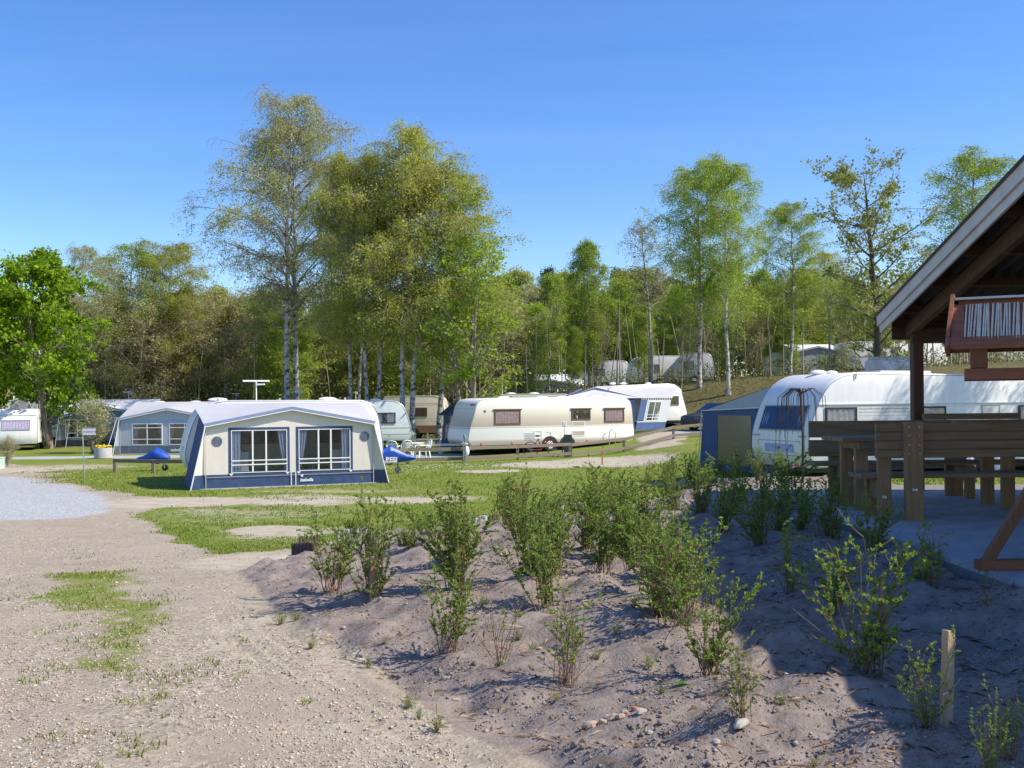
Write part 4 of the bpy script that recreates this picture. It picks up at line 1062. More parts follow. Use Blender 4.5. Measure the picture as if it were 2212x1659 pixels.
# --- awning builder -------------------------------------------------
def awning(label, loc, yaw, w, depth, eave, peak, back, inset, wall, skirt_m, roof_m, trim_m, wins, skirt=.40, curt=CURT_BLUE, border=None, bars=(.38, .62), hb=(.66, .78), group=None, valance=None, name="awning_tent", over=.14, taper=.8, fan=True):
    t = thing(name, label, "awning", loc, yaw, group)
    y0 = .22                                        # the front wall stands back from the wings
    f = lambda a, b, d: (a, y0 - d, b)
    c = w / 2
    sl = lambda b: inset * min(1, b / eave)
    bt = max(z1 for *_, z1 in wins) if wins else eave - .1
    top = [(sl(bt), bt), (w - sl(bt), bt), (w - inset, eave), (c, peak), (inset, eave)]
    mb = MB().prism(top, f, 0, .012)
    cols = [sl(skirt)]; edges = []
    xs = sorted([(a0, a1, b0, b1) for a0, a1, b0, b1 in wins])
    left = None
    segs = []
    prev = 'L'
    for a0, a1, b0, b1 in xs:
        segs.append((prev, a0)); prev = a1
        if b0 > skirt + .01: mb.prism([(a0, skirt), (a1, skirt), (a1, b0), (a0, b0)], f, 0, .012)
        if b1 < bt - .01: mb.prism([(a0, b1), (a1, b1), (a1, bt), (a0, bt)], f, 0, .012)
    segs.append((prev, 'R'))
    for p, q in segs:
        l0, l1 = (sl(skirt), sl(bt)) if p == 'L' else (p, p)
        r0, r1 = (w - sl(skirt), w - sl(bt)) if q == 'R' else (q, q)
        mb.prism([(l0, skirt), (r0, skirt), (r1, bt), (l1, bt)], f, 0, .012)
    fw = mb.build("front_wall", wall, t)
    # skirt, gently folded
    m = MB(); n = 60; vs = []
    for j, b in enumerate((0, skirt * .45, skirt)):
        for i in range(n + 1):
            a = sl(b) + (w - 2 * sl(b)) * i / n
            vs.append((a, y0 - .016 - .012 * math.sin(i * 1.9 + j) * (2 - j) / 2 - .02 * (1 - j / 2), b))
    m.add(vs, [(j * (n + 1) + i, j * (n + 1) + i + 1, (j + 1) * (n + 1) + i + 1, (j + 1) * (n + 1) + i) for j in range(2) for i in range(n)])
    sk = m.build("skirt", skirt_m, t, 50)
    MB().pbox(f, .05, w - .05, -.02, .02, .03, .05).build("ground_strip", POLE, sk)
    # windows
    for k, (a0, a1, b0, b1) in enumerate(xs):
        bd = .075 if border else .03
        wm = frame_bars(MB(), f, a0, a1, b0, b1, bd, .002, .02).build("window", border or PLAST, t)
        i0, i1, j0, j1 = a0 + bd, a1 - bd, b0 + (.03 if border else bd), b1 - bd
        MB().pbox(f, i0 - .05, i1 + .05, j0 - .02, j1 + .05, .004, .008).build("pane", FOIL, wm)
        gm = MB()
        for s in bars: gm.pbox(f, i0 + (i1 - i0) * s - .022, i0 + (i1 - i0) * s + .022, j0, j1, .022, .032)
        for z in hb: gm.pbox(f, i0, i1, z - .016, z + .016, .033, .042)
        frame_bars(gm, f, i0, i1, j0, j1, .02, .021, .031)
        gm.build("glazing_bar", PLAST, wm)
        cw = (i1 - i0) * .17
        corr(f, i0 + .01, i0 + cw, j0 + .02, j1 - .02, -.022, .014, 3, taper * (k % 2), 1).build("curtain", curt, wm, 60)
        corr(f, i1 - cw, i1 - .01, j0 + .02, j1 - .02, -.022, .014, 3, taper * ((k + 1) % 2), -1).build("curtain", curt, wm, 60)
    # roof canopy with overhang
    m = MB(); n = 12; vs = []
    for i in range(n + 1):
        s = i / n; a = inset * .9 + (w - 1.8 * inset) * s; zf = eave + (peak - eave) * (1 - abs(2 * s - 1)) + .02
        ab = inset * .6 + (w - 1.2 * inset) * s
        for j in range(5):
            q = j / 4; vs.append((a + (ab - a) * q, y0 - over + (depth - y0 + over) * q, zf + (back - zf) * q + .05 * math.sin(q * math.pi) * (1 - abs(2 * s - 1) * .4)))
    m.add(vs, [(i * 5 + j, i * 5 + j + 1, i * 5 + 5 + j + 1, i * 5 + 5 + j) for i in range(n) for j in range(4)])
    rf = m.build("roof", roof_m, t, 50)
    m = MB(); e = .016
    m.bar((inset * .9, y0 - over, eave), (c, y0 - over, peak), .03, .10); m.bar((c, y0 - over, peak), (w - inset * .9, y0 - over, eave), .03, .10)
    m.build("roof_trim", trim_m, rf)
    m = MB(); m.bar((inset * .9, y0 - over - .005, eave - .05), (c, y0 - over - .005, peak - .05), .04, .02); m.bar((c, y0 - over - .005, peak - .05), (w - inset * .9, y0 - over - .005, eave - .05), .04, .02)
    m.build("white_piping", PLAST, rf)
    # side walls and wings
    for s_, x0, x1 in ((0, 0.0, inset), (1, w, w - inset)):
        dx = .0
        side = MB(); k = 1 if s_ else -1
        side.add([(x0, -.0, 0), (x0, depth, 0), (x1 - k * inset * .3, depth, back), (x1, y0 - over, eave)], [(0, 1, 2, 3)])
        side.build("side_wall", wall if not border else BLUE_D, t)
        wg = MB(); wg.add([(x0, 0, 0), (x1, y0 - over, eave), (x1 - k * .015, y0 + .0, eave - .02), (x0 - k * .28, y0 - .02, 0)], [(0, 1, 2, 3)])
        wg.build("wing", wall, t)
        q_ = skirt / eave; xs_ = x0 + (x1 - x0) * q_; ys_ = (y0 - over) * q_
        MB().add([(x0, -.006, 0), (xs_, ys_ - .006, skirt), (xs_ - k * .22, y0 - .032, skirt), (x0 - k * .28, y0 - .032, 0)], [(0, 1, 2, 3)]).build("wing_skirt", skirt_m, t)
        MB().tube([(x0, -.01, 0), (x1, y0 - over, eave)], .018, 6).build("wing_piping", PLAST, t)
        px = (inset * 1.0 if not s_ else w - inset * 1.0)
        MB().tube([(px, y0 - .05, 0), (px, y0 - .05, eave - .1)], .014, 6).build("pole", POLE, t)
    # guy lines to the ground
    if valance:
        m = MB()
        for i in range(24):
            s = (i + .5) / 24; a = inset + (w - 2 * inset) * s
            m.pbox(f, a - .07, a + .05, bt + .02, bt + .14, .016, .022)
        m.build("valance", valance, t)
    return t

YA = math.atan2(2.1, 5.25)
A0 = (-8.95, 27.9, 0.0)
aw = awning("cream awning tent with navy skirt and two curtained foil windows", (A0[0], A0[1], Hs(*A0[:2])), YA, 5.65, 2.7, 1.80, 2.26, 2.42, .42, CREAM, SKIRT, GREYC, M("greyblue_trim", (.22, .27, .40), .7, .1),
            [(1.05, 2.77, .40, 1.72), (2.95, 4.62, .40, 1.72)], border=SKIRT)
f = lambda a, b, d: (a, .22 - d, b)
def disc_vent(a, b):
    m = MB(); n = 24
    m.prism([(a + .15 * math.cos(k / n * 6.283), b + .15 * math.sin(k / n * 6.283)) for k in range(n)], f, .012, .02)
    o = m.build("vent_disc", M("vent_pale", (.62, .62, .62)), aw)
    m = MB()
    for i in range(-4, 5):
        h = math.sqrt(max(0, .15 ** 2 - (i * .033) ** 2)) - .005
        m.pbox(f, a + i * .033 - .0075, a + i * .033 + .0075, b - h, b + h, .02, .024)
        m.pbox(f, a - h, a + h, b + i * .033 - .005, b + i * .033 + .005, .0242, .027)
    m.build("vent_mesh", M("vent_dark", (.03, .05, .12)), o)
disc_vent(.74, 1.34); disc_vent(4.98, 1.40)
MB().pbox(f, .45, 5.2, .325, .337, .045, .052).build("skirt_braid", M("braid_tan", (.55, .45, .36)), aw)
for a in (1.12, 2.70, 3.02, 4.55): MB().prism([(a - .06, .42), (a + .06, .42), (a, .35)], f, .03, .04).build("corner_patch", PLAST, aw)
for a in (2.80, 2.93): MB().pbox(f, a - .012, a + .012, .02, .42, .045, .055).build("door_zip", PLAST, aw)

def text(body, size, mat, parent, mtx, name="lettering", shear=0.0, bold=0.0):
    c = bpy.data.curves.new("txt", 'FONT'); c.body = body; c.size = size; c.shear = shear; c.offset = bold; c.extrude = .001
    o = bpy.data.objects.new("txt", c); COL.objects.link(o)
    bpy.context.view_layer.update()
    me = bpy.data.meshes.new_from_object(o); bpy.data.objects.remove(o)
    me.materials.clear(); me.materials.append(mat)
    o = bpy.data.objects.new(name, me); link(o, parent); o.matrix_local = mtx
    return o
FRONT = Matrix.Rotation(R(90), 4, 'X')
text("Isabella", .13, PLAST, aw, Matrix.Translation((3.05, .22 - .056, .13)) @ FRONT, shear=.25, bold=.004)
MB().prism([(3.08, .27), (3.14, .27), (3.15, .33), (3.07, .33)], f, .048, .054).build("emblem", PLAST, aw)
# things seen inside the tent
def local(ob, x, y, z=0):
    return ob.matrix_world @ Vector((x, y, z))
bpy.context.view_layer.update()
def cabinet(x, y, w, d, h, label):
    p = local(aw, x, y); t = thing("cabinet", label, "cabinet", p, YA)
    MB().box(0, w, 0, d, 0, h).build("case", PLAST, t, None, .01)
    for k in range(3): MB().box(.02, w - .02, -.015, -.002, .04 + k * h / 3, h / 3 * (k + 1) - .02).build("drawer_front", OFFW, t)
cabinet(1.32, .75, .36, .4, 1.0, "white drawer cabinet behind the awning tent's first window")
cabinet(4.12, .75, .3, .4, 1.0, "white drawer cabinet behind the awning tent's second window")
p = local(aw, 2.2, 1.0); t = thing("folding_table", "pale folding table inside the cream awning tent", "table", p, YA)
MB().box(0, 1.5, 0, .7, .66, .70).build("table_top", PLAST, t)
for a, b in ((.1, .1), (1.4, .1), (.1, .6), (1.4, .6)): MB().tube([(a, b, 0), (a, b, .66)], .018, 6).build("leg", POLE, t)
# caravan the tent belongs to
LEFT_R = [(.16, .38), (.0, .75), (.06, 1.25), (.25, 1.85), (.5, 2.25), (.9, 2.46), (1.4, 2.52)]
RIGHT_R = [(.12, .38), (.0, .8), (.05, 1.4), (.16, 2.0), (.36, 2.36), (.75, 2.5)]
ey = Vector((-math.sin(YA), math.cos(YA), 0)); ex = Vector((math.cos(YA), math.sin(YA), 0))
o_ = Vector(A0) + ey * 2.72 + ex * .02
ca = Caravan("white caravan with roof antenna behind the cream awning tent", (o_.x, o_.y, Hs(o_.x, o_.y)), YA, 6.2, 2.3, LEFT_R, RIGHT_R, WHITE, (.55,))
ca.antenna(2.3, .62, .42); ca.hatch(1.1); ca.hatch(4.6)
window(ca.root, ca.near(), 1.6, 2.9, 1.15, 1.75, DARKP, None)
window(ca.root, ca.near(), 4.0, 4.9, 1.15, 1.75, DARKP, None)
MB().pbox(ca.near(), 3.15, 3.75, .45, 2.2, 0, .02).build("door", OFFW, ca.root)
m = MB()
for k in range(3): m.pbox(ca.left(), .5, 1.2 - .1 * k, .92 + .07 * k, .96 + .07 * k, 0, .006)
m.build("green_emblem", M("emblem_green", (.08, .35, .25)), ca.root)
ca.drawbar(1)
for x in (1.0, 2.9, 5.0): MB().box(x, x + .06, .4, .46, 2.5, 2.58).build("roof_bracket", STEEL, ca.root)

# --- second grey awning
D2 = 49.0; p2 = at(243, D2, 0)
aw2 = awning("grey awning tent with patterned curtains behind the concrete planter", (p2[0], D2, Hs(p2[0], D2)), R(1.5), 5.2, 2.8, 1.72, 2.2, 2.55, .28, GREYC2, M("charcoal_skirt", (.10, .12, .15), .5, .2, 2.5, .4, 5), GREYC, GREYC2,
             [(.85, 2.35, .42, 1.5), (2.65, 4.2, .42, 1.5)], curt=CURT_MULTI, bars=(.5,), hb=(.72, 1.28), valance=M("valance_blue", (.25, .36, .55)))
text("isabella", .2, PLAST, aw2, Matrix.Translation((2.75, .22 - .06, .12)) @ FRONT, bold=.004)
c2 = Caravan("white caravan roof behind the grey awning tent", (p2[0] - .3, D2 + 2.85, 0), R(1.5), 6.0, 2.3, LEFT_R, RIGHT_R, WHITE, (.5,))
for x in (1.2, 3.1, 4.6): c2.hatch(x)
window(c2.root, c2.near(), 1.0, 2.2, 1.1, 1.7, DARKP, CURT_WHITE)
# guy lines
for base, q in (((P(232, 1, 1).x, 0, 0), None),):
    pass
def guy(label, p, q):
    MB().tube([p, q], .012, 5).build("guy_line", M("webbing", (.55, .58, .6)), None)
    o = COL.objects["guy_line"] if False else bpy.context.scene.objects[-1]
def guy_line(label, p, q):
    o = MB().tube([p, ((p[0] + q[0]) / 2, (p[1] + q[1]) / 2, (p[2] + q[2]) / 2 - .02), q], .014, 5).build("guy_line", M("webbing", (.55, .58, .6)))
    tag(o, label, "guy line")
e2 = P(253, 902, D2); g2 = at(226, D2 - 1.2)
guy_line("pale guy strap staked left of the grey awning tent", tuple(e2), g2)
e3 = P(150, 905, 58); g3 = at(141, 56.5)
guy_line("pale guy strap staked before the dark blue awning", tuple(e3), g3)

# --- third, dark blue awning with white draped roof
D3 = 58.0; p3 = at(118, D3, 0)
aw3 = awning("dark blue awning with white draped roof behind the bush", (p3[0], D3, Hs(p3[0], D3)), R(2), 5.4, 2.6, 1.75, 2.35, 2.75, .2, M("slate_canvas", (.16, .21, .27), .8, .15, 2), M("black_skirt", (.03, .035, .05), .5, .2, 3), M("white_canvas", (.72, .73, .74), .8, .05, 2), M("blue_trim", (.10, .15, .28)),
             [(.5, 1.9, .5, 1.6), (3.3, 4.6, .5, 1.7)], curt=M("grey_curtain", (.3, .3, .33)), bars=(.5,), hb=(.8,))
c3 = Caravan("white caravan roof behind the dark blue awning", (p3[0] - .6, D3 + 2.7, 0), R(2), 6.6, 2.3, LEFT_R, RIGHT_R, OFFW, (.5,))
for x in (1.5, 3.6): c3.hatch(x)
c3.antenna(3.4, .7, .3)
# --- left edge caravans
pl = at(-70, 55, 0)
SMALL_L = [(.1, .38), (0, .7), (.04, 1.2), (.2, 1.8), (.4, 2.15), (.7, 2.25)]
c4 = Caravan("small white caravan dappled with shade at the frame edge", (P(80, HV, 54).x, 54, 0), R(108), 4.6, 2.1, SMALL_L, SMALL_L, WHITE, (.5,))
window(c4.root, c4.left(), .35, 1.75, 1.12, 1.66, GREYM, M("lilac_curtain", (.62, .52, .62), .9, .2, 10), .04)
c4.stripe(1.90, 1.98, OFFW, c4.left(), .08, 2.0, .03)
window(c4.root, c4.near(), 1.0, 1.9, 1.1, 1.6, GREYM, CURT_WHITE, .04)
c4.drawbar(-1)
c5 = Caravan("white caravan with round roof hatch behind the small dappled one", (P(-60, HV, 63).x, 63, .1), R(5), 3.9, 2.2, [(.2, .4), (0, .9), (.05, 1.5), (.15, 2.2), (.35, 2.6), (.7, 2.75)], [(.2, .4), (0, .9), (.1, 1.5), (.35, 2.2), (.5, 2.6), (.7, 2.75)], WHITE, (.5,))
MB().lathe([(.26, 0), (.26, .02)], 20, (2.6, -.02, 2.25), 'y').build("round_vent", OFFW, c5.root)
c6 = Caravan("pale caravan half hidden behind the forked maple", (P(84, HV, 62).x, 62, .05), R(14), 5.0, 2.2, SMALL_L, SMALL_L, OFFW, (.5,))
c6.stripe(.95, 1.0, DARKP); window(c6.root, c6.near(), .6, 1.6, 1.2, 1.7, DARKP, CURT_WHITE)

# --- pale green caravan in dappled shade
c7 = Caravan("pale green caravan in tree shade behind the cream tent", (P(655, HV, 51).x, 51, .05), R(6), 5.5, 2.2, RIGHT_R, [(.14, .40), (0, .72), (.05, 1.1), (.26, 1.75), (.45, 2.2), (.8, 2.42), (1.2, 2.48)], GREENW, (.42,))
f7 = c7.near()
window(c7.root, f7, 3.55, 4.65, 1.30, 1.85, DARKP, CURT_WHITE, .05, .75); window(c7.root, f7, 2.55, 2.95, 1.42, 1.85, OFFW, None, .04)
c7.stripe(1.05, 1.08, M("tan_line", (.5, .42, .3))); c7.stripe(.74, .755, GREYM)
MB().pbox(f7, 1.7, 2.3, .5, 2.2, 0, .012).build("door", GREENW, c7.root)
MB().pbox(f7, 4.3, 4.36, .66, .7, 0, .015).build("side_reflector", M("amber", (.7, .2, .03)), c7.root)
c7.drawbar(1); c7.hatch(1.5); c7.hatch(3.6)
# --- roofs showing behind
for u, D, L, yw, lab in ((512, 58, 5.6, 3, "bluish caravan roof between grey and pale green caravans"), (640, 64, 6.0, -2, "white caravan roof with many hatches behind the pale green caravan"), (420, 66, 4.2, 8, "low grey caravan roof at the wood's edge")):
    k = Caravan(lab, (P(u, HV, D).x, D, .0), R(yw), L, 2.2, LEFT_R, RIGHT_R, [GREENW, WHITE, OFFW][int(u) % 3], (.5,))
    for x in (.22, .45, .7): k.hatch(x * L)
    window(k.root, k.near(), L * .3, L * .55, 1.3, 1.9, DARKP, CURT_WHITE)
    k.antenna(L * .6, .6, .25)
# --- cream vintage caravan
CRV = M("vintage_cream", (.62, .56, .44), .45, .08, 1.2)
c8 = Caravan("cream vintage caravan with brown lower band under the birches", (P(822, HV, 62).x, 62, .15), R(-4), 4.0, 2.2, [(.12, .40), (0, .9), (.02, 1.6), (.08, 2.3), (.2, 2.6), (.5, 2.68)], [(.12, .40), (0, .9), (.03, 1.5), (.10, 2.2), (.3, 2.58), (.7, 2.68)], CRV, (.5,))
c8.stripe(.45, .85, M("brown_band", (.26, .14, .075))); window(c8.root, c8.near(), 1.9, 2.9, 1.4, 1.95, BROWNF, M("brown_curtain", (.32, .13, .07)), .06)
for z in (1.1, 1.25, 2.1, 2.2): c8.stripe(z, z + .02, M("seam_tan", (.42, .36, .26)))
# --- caravan peeking over the beige one
c9 = Caravan("olive-cream caravan roof right behind the beige caravan", (P(1050, HV, 58).x, 58, .35), R(8), 5.4, 2.3, LEFT_R, RIGHT_R, M("olive_cream", (.55, .54, .44), .5, .06), (.5,))  # body in plain olive cream
c9.hatch(1.6); c9.hatch(3.0); c9.antenna(1.1, .7, .1)
MB().pbox(c9.near(), .9, 1.1, 2.2, 2.28, 0, .012).build("small_vent", DARKP, c9.root)

# --- blue and white awning with white caravan behind the beige one
DH = 57; ph = P(1372, 929, DH)
aw4 = thing("awning_tent", "blue and white awning with grey roof and dotted valance", "awning", (ph.x, DH, Hs(ph.x, DH)), 0)
yh = R(24)
aw4.rotation_euler = (0, 0, yh)
fs = lambda a, b, d: (a + .24 * b, -d, b)
# the end wall faces the camera, the gabled front turns away to the left
mb = MB(); mb.prism([(0, .5), (.42, .5), (.42, 1.72), (0, 1.72)], fs, 0, .012); mb.build("end_wall_panel", BLUE_M, aw4)
MB().prism([(0, 0), (1.95, 0), (1.95, .45), (0, .45)], fs, 0, .014).build("skirt", BLUE_M, aw4)
MB().prism([(0, .45), (1.95, .45), (1.95, .5), (0, .5)], fs, 0, .02).build("white_band", PLAST, aw4)
wm = MB(); wm.prism([(.42, .5), (.55, .5), (.55, 1.72), (.42, 1.72)], fs, 0, .016); wm.prism([(1.4, .5), (2.0, .5), (2.0, 1.72), (1.4, 1.72)], fs, 0, .014); wm.prism([(.55, 1.6), (1.4, 1.6), (1.4, 1.72), (.55, 1.72)], fs, 0, .015)
wm.build("white_wall", M("white_canvas", (.72, .73, .74)), aw4)
w4 = frame_bars(MB(), fs, .52, 1.42, .5, 1.66, .07, .016, .03).build("window", PLAST, aw4)
MB().prism([(.58, .55), (1.38, .55), (1.38, 1.62), (.58, 1.62)], fs, -.02, -.01).build("pane", FOIL, w4)
gb = MB(); gb.pbox(fs, .95, 1.0, .55, 1.62, .014, .026); gb.pbox(fs, .56, 1.4, .70, .74, .027, .034); gb.pbox(fs, .56, 1.4, .86, .89, .027, .034); gb.build("glazing_bar", PLAST, w4)
mb = MB()
for i in range(17): mb.pbox(fs, .02 + i * .118, .08 + i * .118, 1.72, 1.82, .0, .02)
mb.build("valance_dots", DARKP, aw4)
MB().prism([(0, 1.72), (2.0, 1.72), (2.0, 1.83), (0, 1.83)], fs, -.004, .012).build("valance", M("valance_white", (.68, .68, .68)), aw4)
mb = MB(); mb.add([(.40, -.02, 1.83), (2.5, -.02, 1.83), (3.1, .4, 2.45), (-1.9, .9, 2.52), (-4.8, -.35, 1.85)], [(0, 1, 2, 3), (0, 3, 4)]); mb.build("roof", GREYC, aw4)
MB().bar((-4.8, -.35, 1.87), (-3.2, .35, 2.36), .03, .08).build("roof_trim", BLUE_M, aw4)
MB().add([(0, .0, 0), (0, 0, 1.75), (.4, -.02, 1.83), (-2.2, .6, 2.45), (-4.8, -.3, 1.85), (-4.9, -.3, 0)], [(0, 1, 2, 3, 4, 5)]).build("front_wall", BLUE_D, aw4)
ch = Caravan("white caravan end beside the blue and white awning", (0, 0, 0), yh, 5.6, 2.2, RIGHT_R, [(.16, .45), (0, .8), (.08, 1.2), (.3, 1.9), (.4, 2.3), (.8, 2.55), (1.3, 2.62)], WHITE, (.5,))
bpy.context.view_layer.update()
q = aw4.matrix_world @ Vector((-1.7, .55, 0)); ch.root.location = (q.x, q.y, q.z + .05)
window(ch.root, ch.near(), 4.2, 5.0, 1.35, 1.9, GREYM, None, .03, glass=SKYGL)
ch.stripe(2.05, 2.07, GREYM)
for x in (1.2, 1.9, 3.6): ch.hatch(x, None, .16)

# --- big white caravan on the right with blue awning
C0 = P(1745, HV, 23.5); YW = math.atan2(.34, .94)
FRONT_W = [(.22, .34), (.03, .62), (.0, 1.0), (.10, 1.45), (.34, 2.0), (.66, 2.38), (1.1, 2.58), (1.7, 2.62)]
cw = Caravan("large white caravan with blue-tinted nose window behind the picnic benches", (C0.x, C0.y, Hs(C0.x, C0.y) + .02), YW, 9.6, 2.35, FRONT_W, RIGHT_R, WHITE, (.5, .59))
fn = cw.near(); fl = cw.left()
window(cw.root, fl, .25, 2.05, 1.22, 1.84, GREYM, M('slate_blue_curtain', (.22, .26, .40)), .03, .3, glass=SKYGL)  # curtain in plain dark slate blue
wq = window(cw.root, fn, .48, 1.38, 1.10, 1.78, DARKP, CURT_WHITE, .045)
window(cw.root, fn, 3.18, 4.05, 1.10, 1.78, DARKP, CURT_WHITE, .045)
window(cw.root, fn, 6.4, 7.3, 1.10, 1.78, DARKP, CURT_WHITE, .045)
m = MB()
for k in range(16): m.pbox(fn, 1.45, 3.1, .55 + k * .078, .556 + k * .085, -.004, .003)
m.build("panel_groove", M("groove", (.60, .60, .60)), cw.root)
frame_bars(MB(), fn, 5.2, 5.78, .95, 1.80, .025, 0, .014).build("locker_door", GREYM, cw.root)
MB().pbox(fn, 5.23, 5.75, .98, 1.77, 0, .01).build("locker_panel", OFFW, cw.root)
MB().pbox(fn, .30, 7.8, 1.845, 1.87, -.01, .03).build("rain_rail", PLAST, cw.root)
for k, (z, h) in enumerate(((.78, .05), (.70, .03), (.64, .02))): MB().pbox(fn, .35, 2.6 - k * .3, z, z + h, 0, .005).build("stripe", M("stripe_blue", (.10, .19, .48)), cw.root)
frame_bars(MB(), fl, .3, 2.05, .62, .98, .015, 0, .012).build("gas_locker_lid", GREYM, cw.root)
g_ = MB().pbox(fl, .55, 1.75, .70, .90, 0, .014).build("emblem_panel", M("panel_blue", (.33, .42, .72)), cw.root)
MB().pbox(fl, 1.08, 1.22, .77, .83, .014, .02).build("emblem", M("emblem_red", (.5, .06, .08)), g_)
for a in (.10, 2.0): MB().pbox(fl, a, a + .25, 1.08, 1.11, .01, .04).build("grab_handle", GREYM, cw.root)
MB().tube([(1.35, -.02, 2.45), (1.36, -.03, 2.62)], .012, 5).build("awning_strap", DARKP, cw.root)
cw.hatch(1.2, 1.2, .16); cw.hatch(1.9, 1.6, .13)
# open clear roof dome
m = MB(); x0, y0, z0 = 2.9, .9, 2.64
m.add([(x0 + .25, y0, z0), (x0 + 1.25, y0, z0), (x0 + 1.25, y0 + .9, z0), (x0 + .25, y0 + .9, z0), (x0 - .05, y0 + .1, z0 + .40), (x0 + 1.1, y0 + .1, z0 + .42), (x0 + 1.1, y0 + .8, z0 + .42), (x0 - .05, y0 + .8, z0 + .40)], [(0, 1, 5, 4), (1, 2, 6, 5), (2, 3, 7, 6), (3, 0, 4, 7), (4, 5, 6, 7)])
dm = m.build("roof_dome", glass_mat("dome_glass", (.55, .62, .70), .25, .08), cw.root)
MB().box(x0 - .1, x0 + 1.5, y0 - .06, y0 + 1.0, z0 - .03, z0 + .04).build("dome_frame", PLAST, dm, None, .02)
# its awning on the far side
t = thing("side_awning", "blue awning with clear foil end window attached to the large white caravan", "awning", tuple(cw.root.location), YW)
fe = lambda a, b, d: (.75 - d, a, b)
BLUE_W = M("royal_canvas", (.05, .085, .20), .75, .15, 3, .25, 25)
mb = MB(); mb.prism([(2.36, .0), (3.5, 0), (3.5, 1.74), (2.36, 1.78)], fe, 0, .015); mb.prism([(5.2, 0), (6.2, 0), (5.95, 1.66), (5.2, 1.68)], fe, 0, .015); mb.prism([(3.5, 1.55), (5.2, 1.55), (5.2, 1.68), (3.5, 1.74)], fe, 0, .015); mb.prism([(3.5, 0), (5.2, 0), (5.2, .18), (3.5, .18)], fe, 0, .015)
mb.build("end_wall", BLUE_W, t)
MB().prism([(3.5, .18), (5.2, .18), (5.2, 1.55), (3.5, 1.55)], fe, 0, .008).build("foil_window", glass_mat('cloudy_foil', (.62, .70, .72), .10, .2), t)
MB().add([(.72, 2.36, 2.35), (.70, 6.0, 1.68), (6.8, 6.0, 1.68), (6.8, 2.36, 2.42)], [(0, 1, 2, 3)]).build("roof", GREYC2, t)
MB().add([(.73, 2.36, 2.35), (.73, 2.36, 1.76), (.73, 5.95, 1.67)], [(0, 1, 2)]).build("gable", GREYC2, t)
MB().tube([(.69, 2.4, 1.79), (.69, 5.97, 1.68), (.69, 6.2, 0)], .015, 6).build("piping", PLAST, t)
MB().add([(.8, 5.95, 1.67), (.8, 6.2, 0), (6.8, 6.2, 0), (6.8, 5.95, 1.67)], [(0, 1, 2, 3)]).build("front_wall", BLUE_W, t)

# --- upper terrace camp behind the trees
for u, D, L, yw, lab in ((945, 82, 4.6, 5, "white caravan far behind the multi-stemmed tree"), (1040, 86, 3.4, 0, "small white caravan beside the far hillside awning"), (1250, 84, 4.4, -3, "low white caravan right of the far hillside awning"), (1362, 80, 4.6, 4, "pale caravan behind the bare thin birch"), (1455, 79, 3.2, -8, "small white caravan behind the forked birch"), (1650, 88, 4.0, 2, "white caravan glimpsed through the slope's young trees")):
    x = P(u, HV, D).x
    k = Caravan(lab, (x, D, Hs(x, D) - .1), R(yw), L, 2.2, LEFT_R, RIGHT_R, OFFW if u > 1300 else WHITE, (.5,))
    window(k.root, k.near(), L * .25, L * .5, 1.2, 1.8, DARKP, CURT_WHITE)
x = P(1098, HV, 83).x
awning("far grey awning with white roof on the upper terrace", (x, 83, Hs(x, 83)), R(-2), 6.6, 2.6, 1.7, 2.3, 2.75, .4, GREYC2, M("charcoal_skirt", (.1, .12, .15)), M("white_canvas", (.72, .73, .74)), GREYC2, [(.9, 2.9, .5, 1.5), (3.5, 5.6, .5, 1.5)], bars=(.5,), hb=(.8,), curt=CURT_WHITE)
x = P(1716, HV, 78).x
awning("grey awning on the bank beside the white hillside caravan", (x, 78, Hs(x, 78)), R(4), 4.0, 2.6, 1.9, 2.3, 2.6, .15, GREYC2, M("grey_skirt", (.25, .27, .28)), M("white_canvas", (.72, .73, .74)), GREYC2, [(1.9, 3.4, .5, 1.7)], bars=(.5,), hb=(.8,), curt=CURT_WHITE)
x = P(1822, HV, 77).x
ck = Caravan("white hillside caravan with small tilted window above the large one", (x, 77, Hs(x, 77) - .05), R(6), 8.6, 2.3, RIGHT_R, LEFT_R, WHITE, (.5,))
window(ck.root, ck.near(), 3.9, 4.6, 1.5, 2.05, DARKP, None, glass=SKYGL); ck.stripe(.5, 1.35, GREYC2, a0=.2, a1=3.6)
ck2x = P(2070, HV, 80).x
ck2 = Caravan("grey-white caravan hidden behind twigs near the pavilion post", (ck2x, 80, Hs(ck2x, 80)), R(0), 5.5, 2.3, RIGHT_R, LEFT_R, OFFW, (.5,))
window(ck2.root, ck2.near(), 1.4, 2.6, 1.3, 1.9, DARKP, CURT_WHITE)
# ------------------------------------------------------------------ fences, furniture, small things
OLDWOOD = M("weathered_timber", (.22, .18, .135), .9, .3, 5, .5, 30, stretch=(1, 8, 8))
def fence(label, pts, h=.62, rails=(.56, .17), name="timber_fence", pw=.11):
    x0, y0 = pts[0]; z0 = Hs(x0, y0)
    t = thing(name, label, "fence", (x0, y0, z0))
    L = [Vector((x - x0, y - y0, Hs(x, y) - z0)) for x, y in pts]
    for p in L: MB().box(p.x - pw / 2, p.x + pw / 2, p.y - pw / 2, p.y + pw / 2, p.z - .15, p.z + h + random.uniform(-.02, .04)).build("post", OLDWOOD, t, None, .01)
    for a, b in zip(L[:-1], L[1:]):
        for r in rails:
            d = (b - a).normalized(); off = Vector((d.y, -d.x, 0)) * (pw / 2 + .02) * (1 if d.x > 0 else -1)
            j = random.uniform(-.02, .02)
            MB().bar(a + off + Vector((0, 0, r + j)) + d * .01, b + off + Vector((0, 0, r - j)) - d * .01, .035, .13).build("rail", OLDWOOD, t, None, .006)
    return t
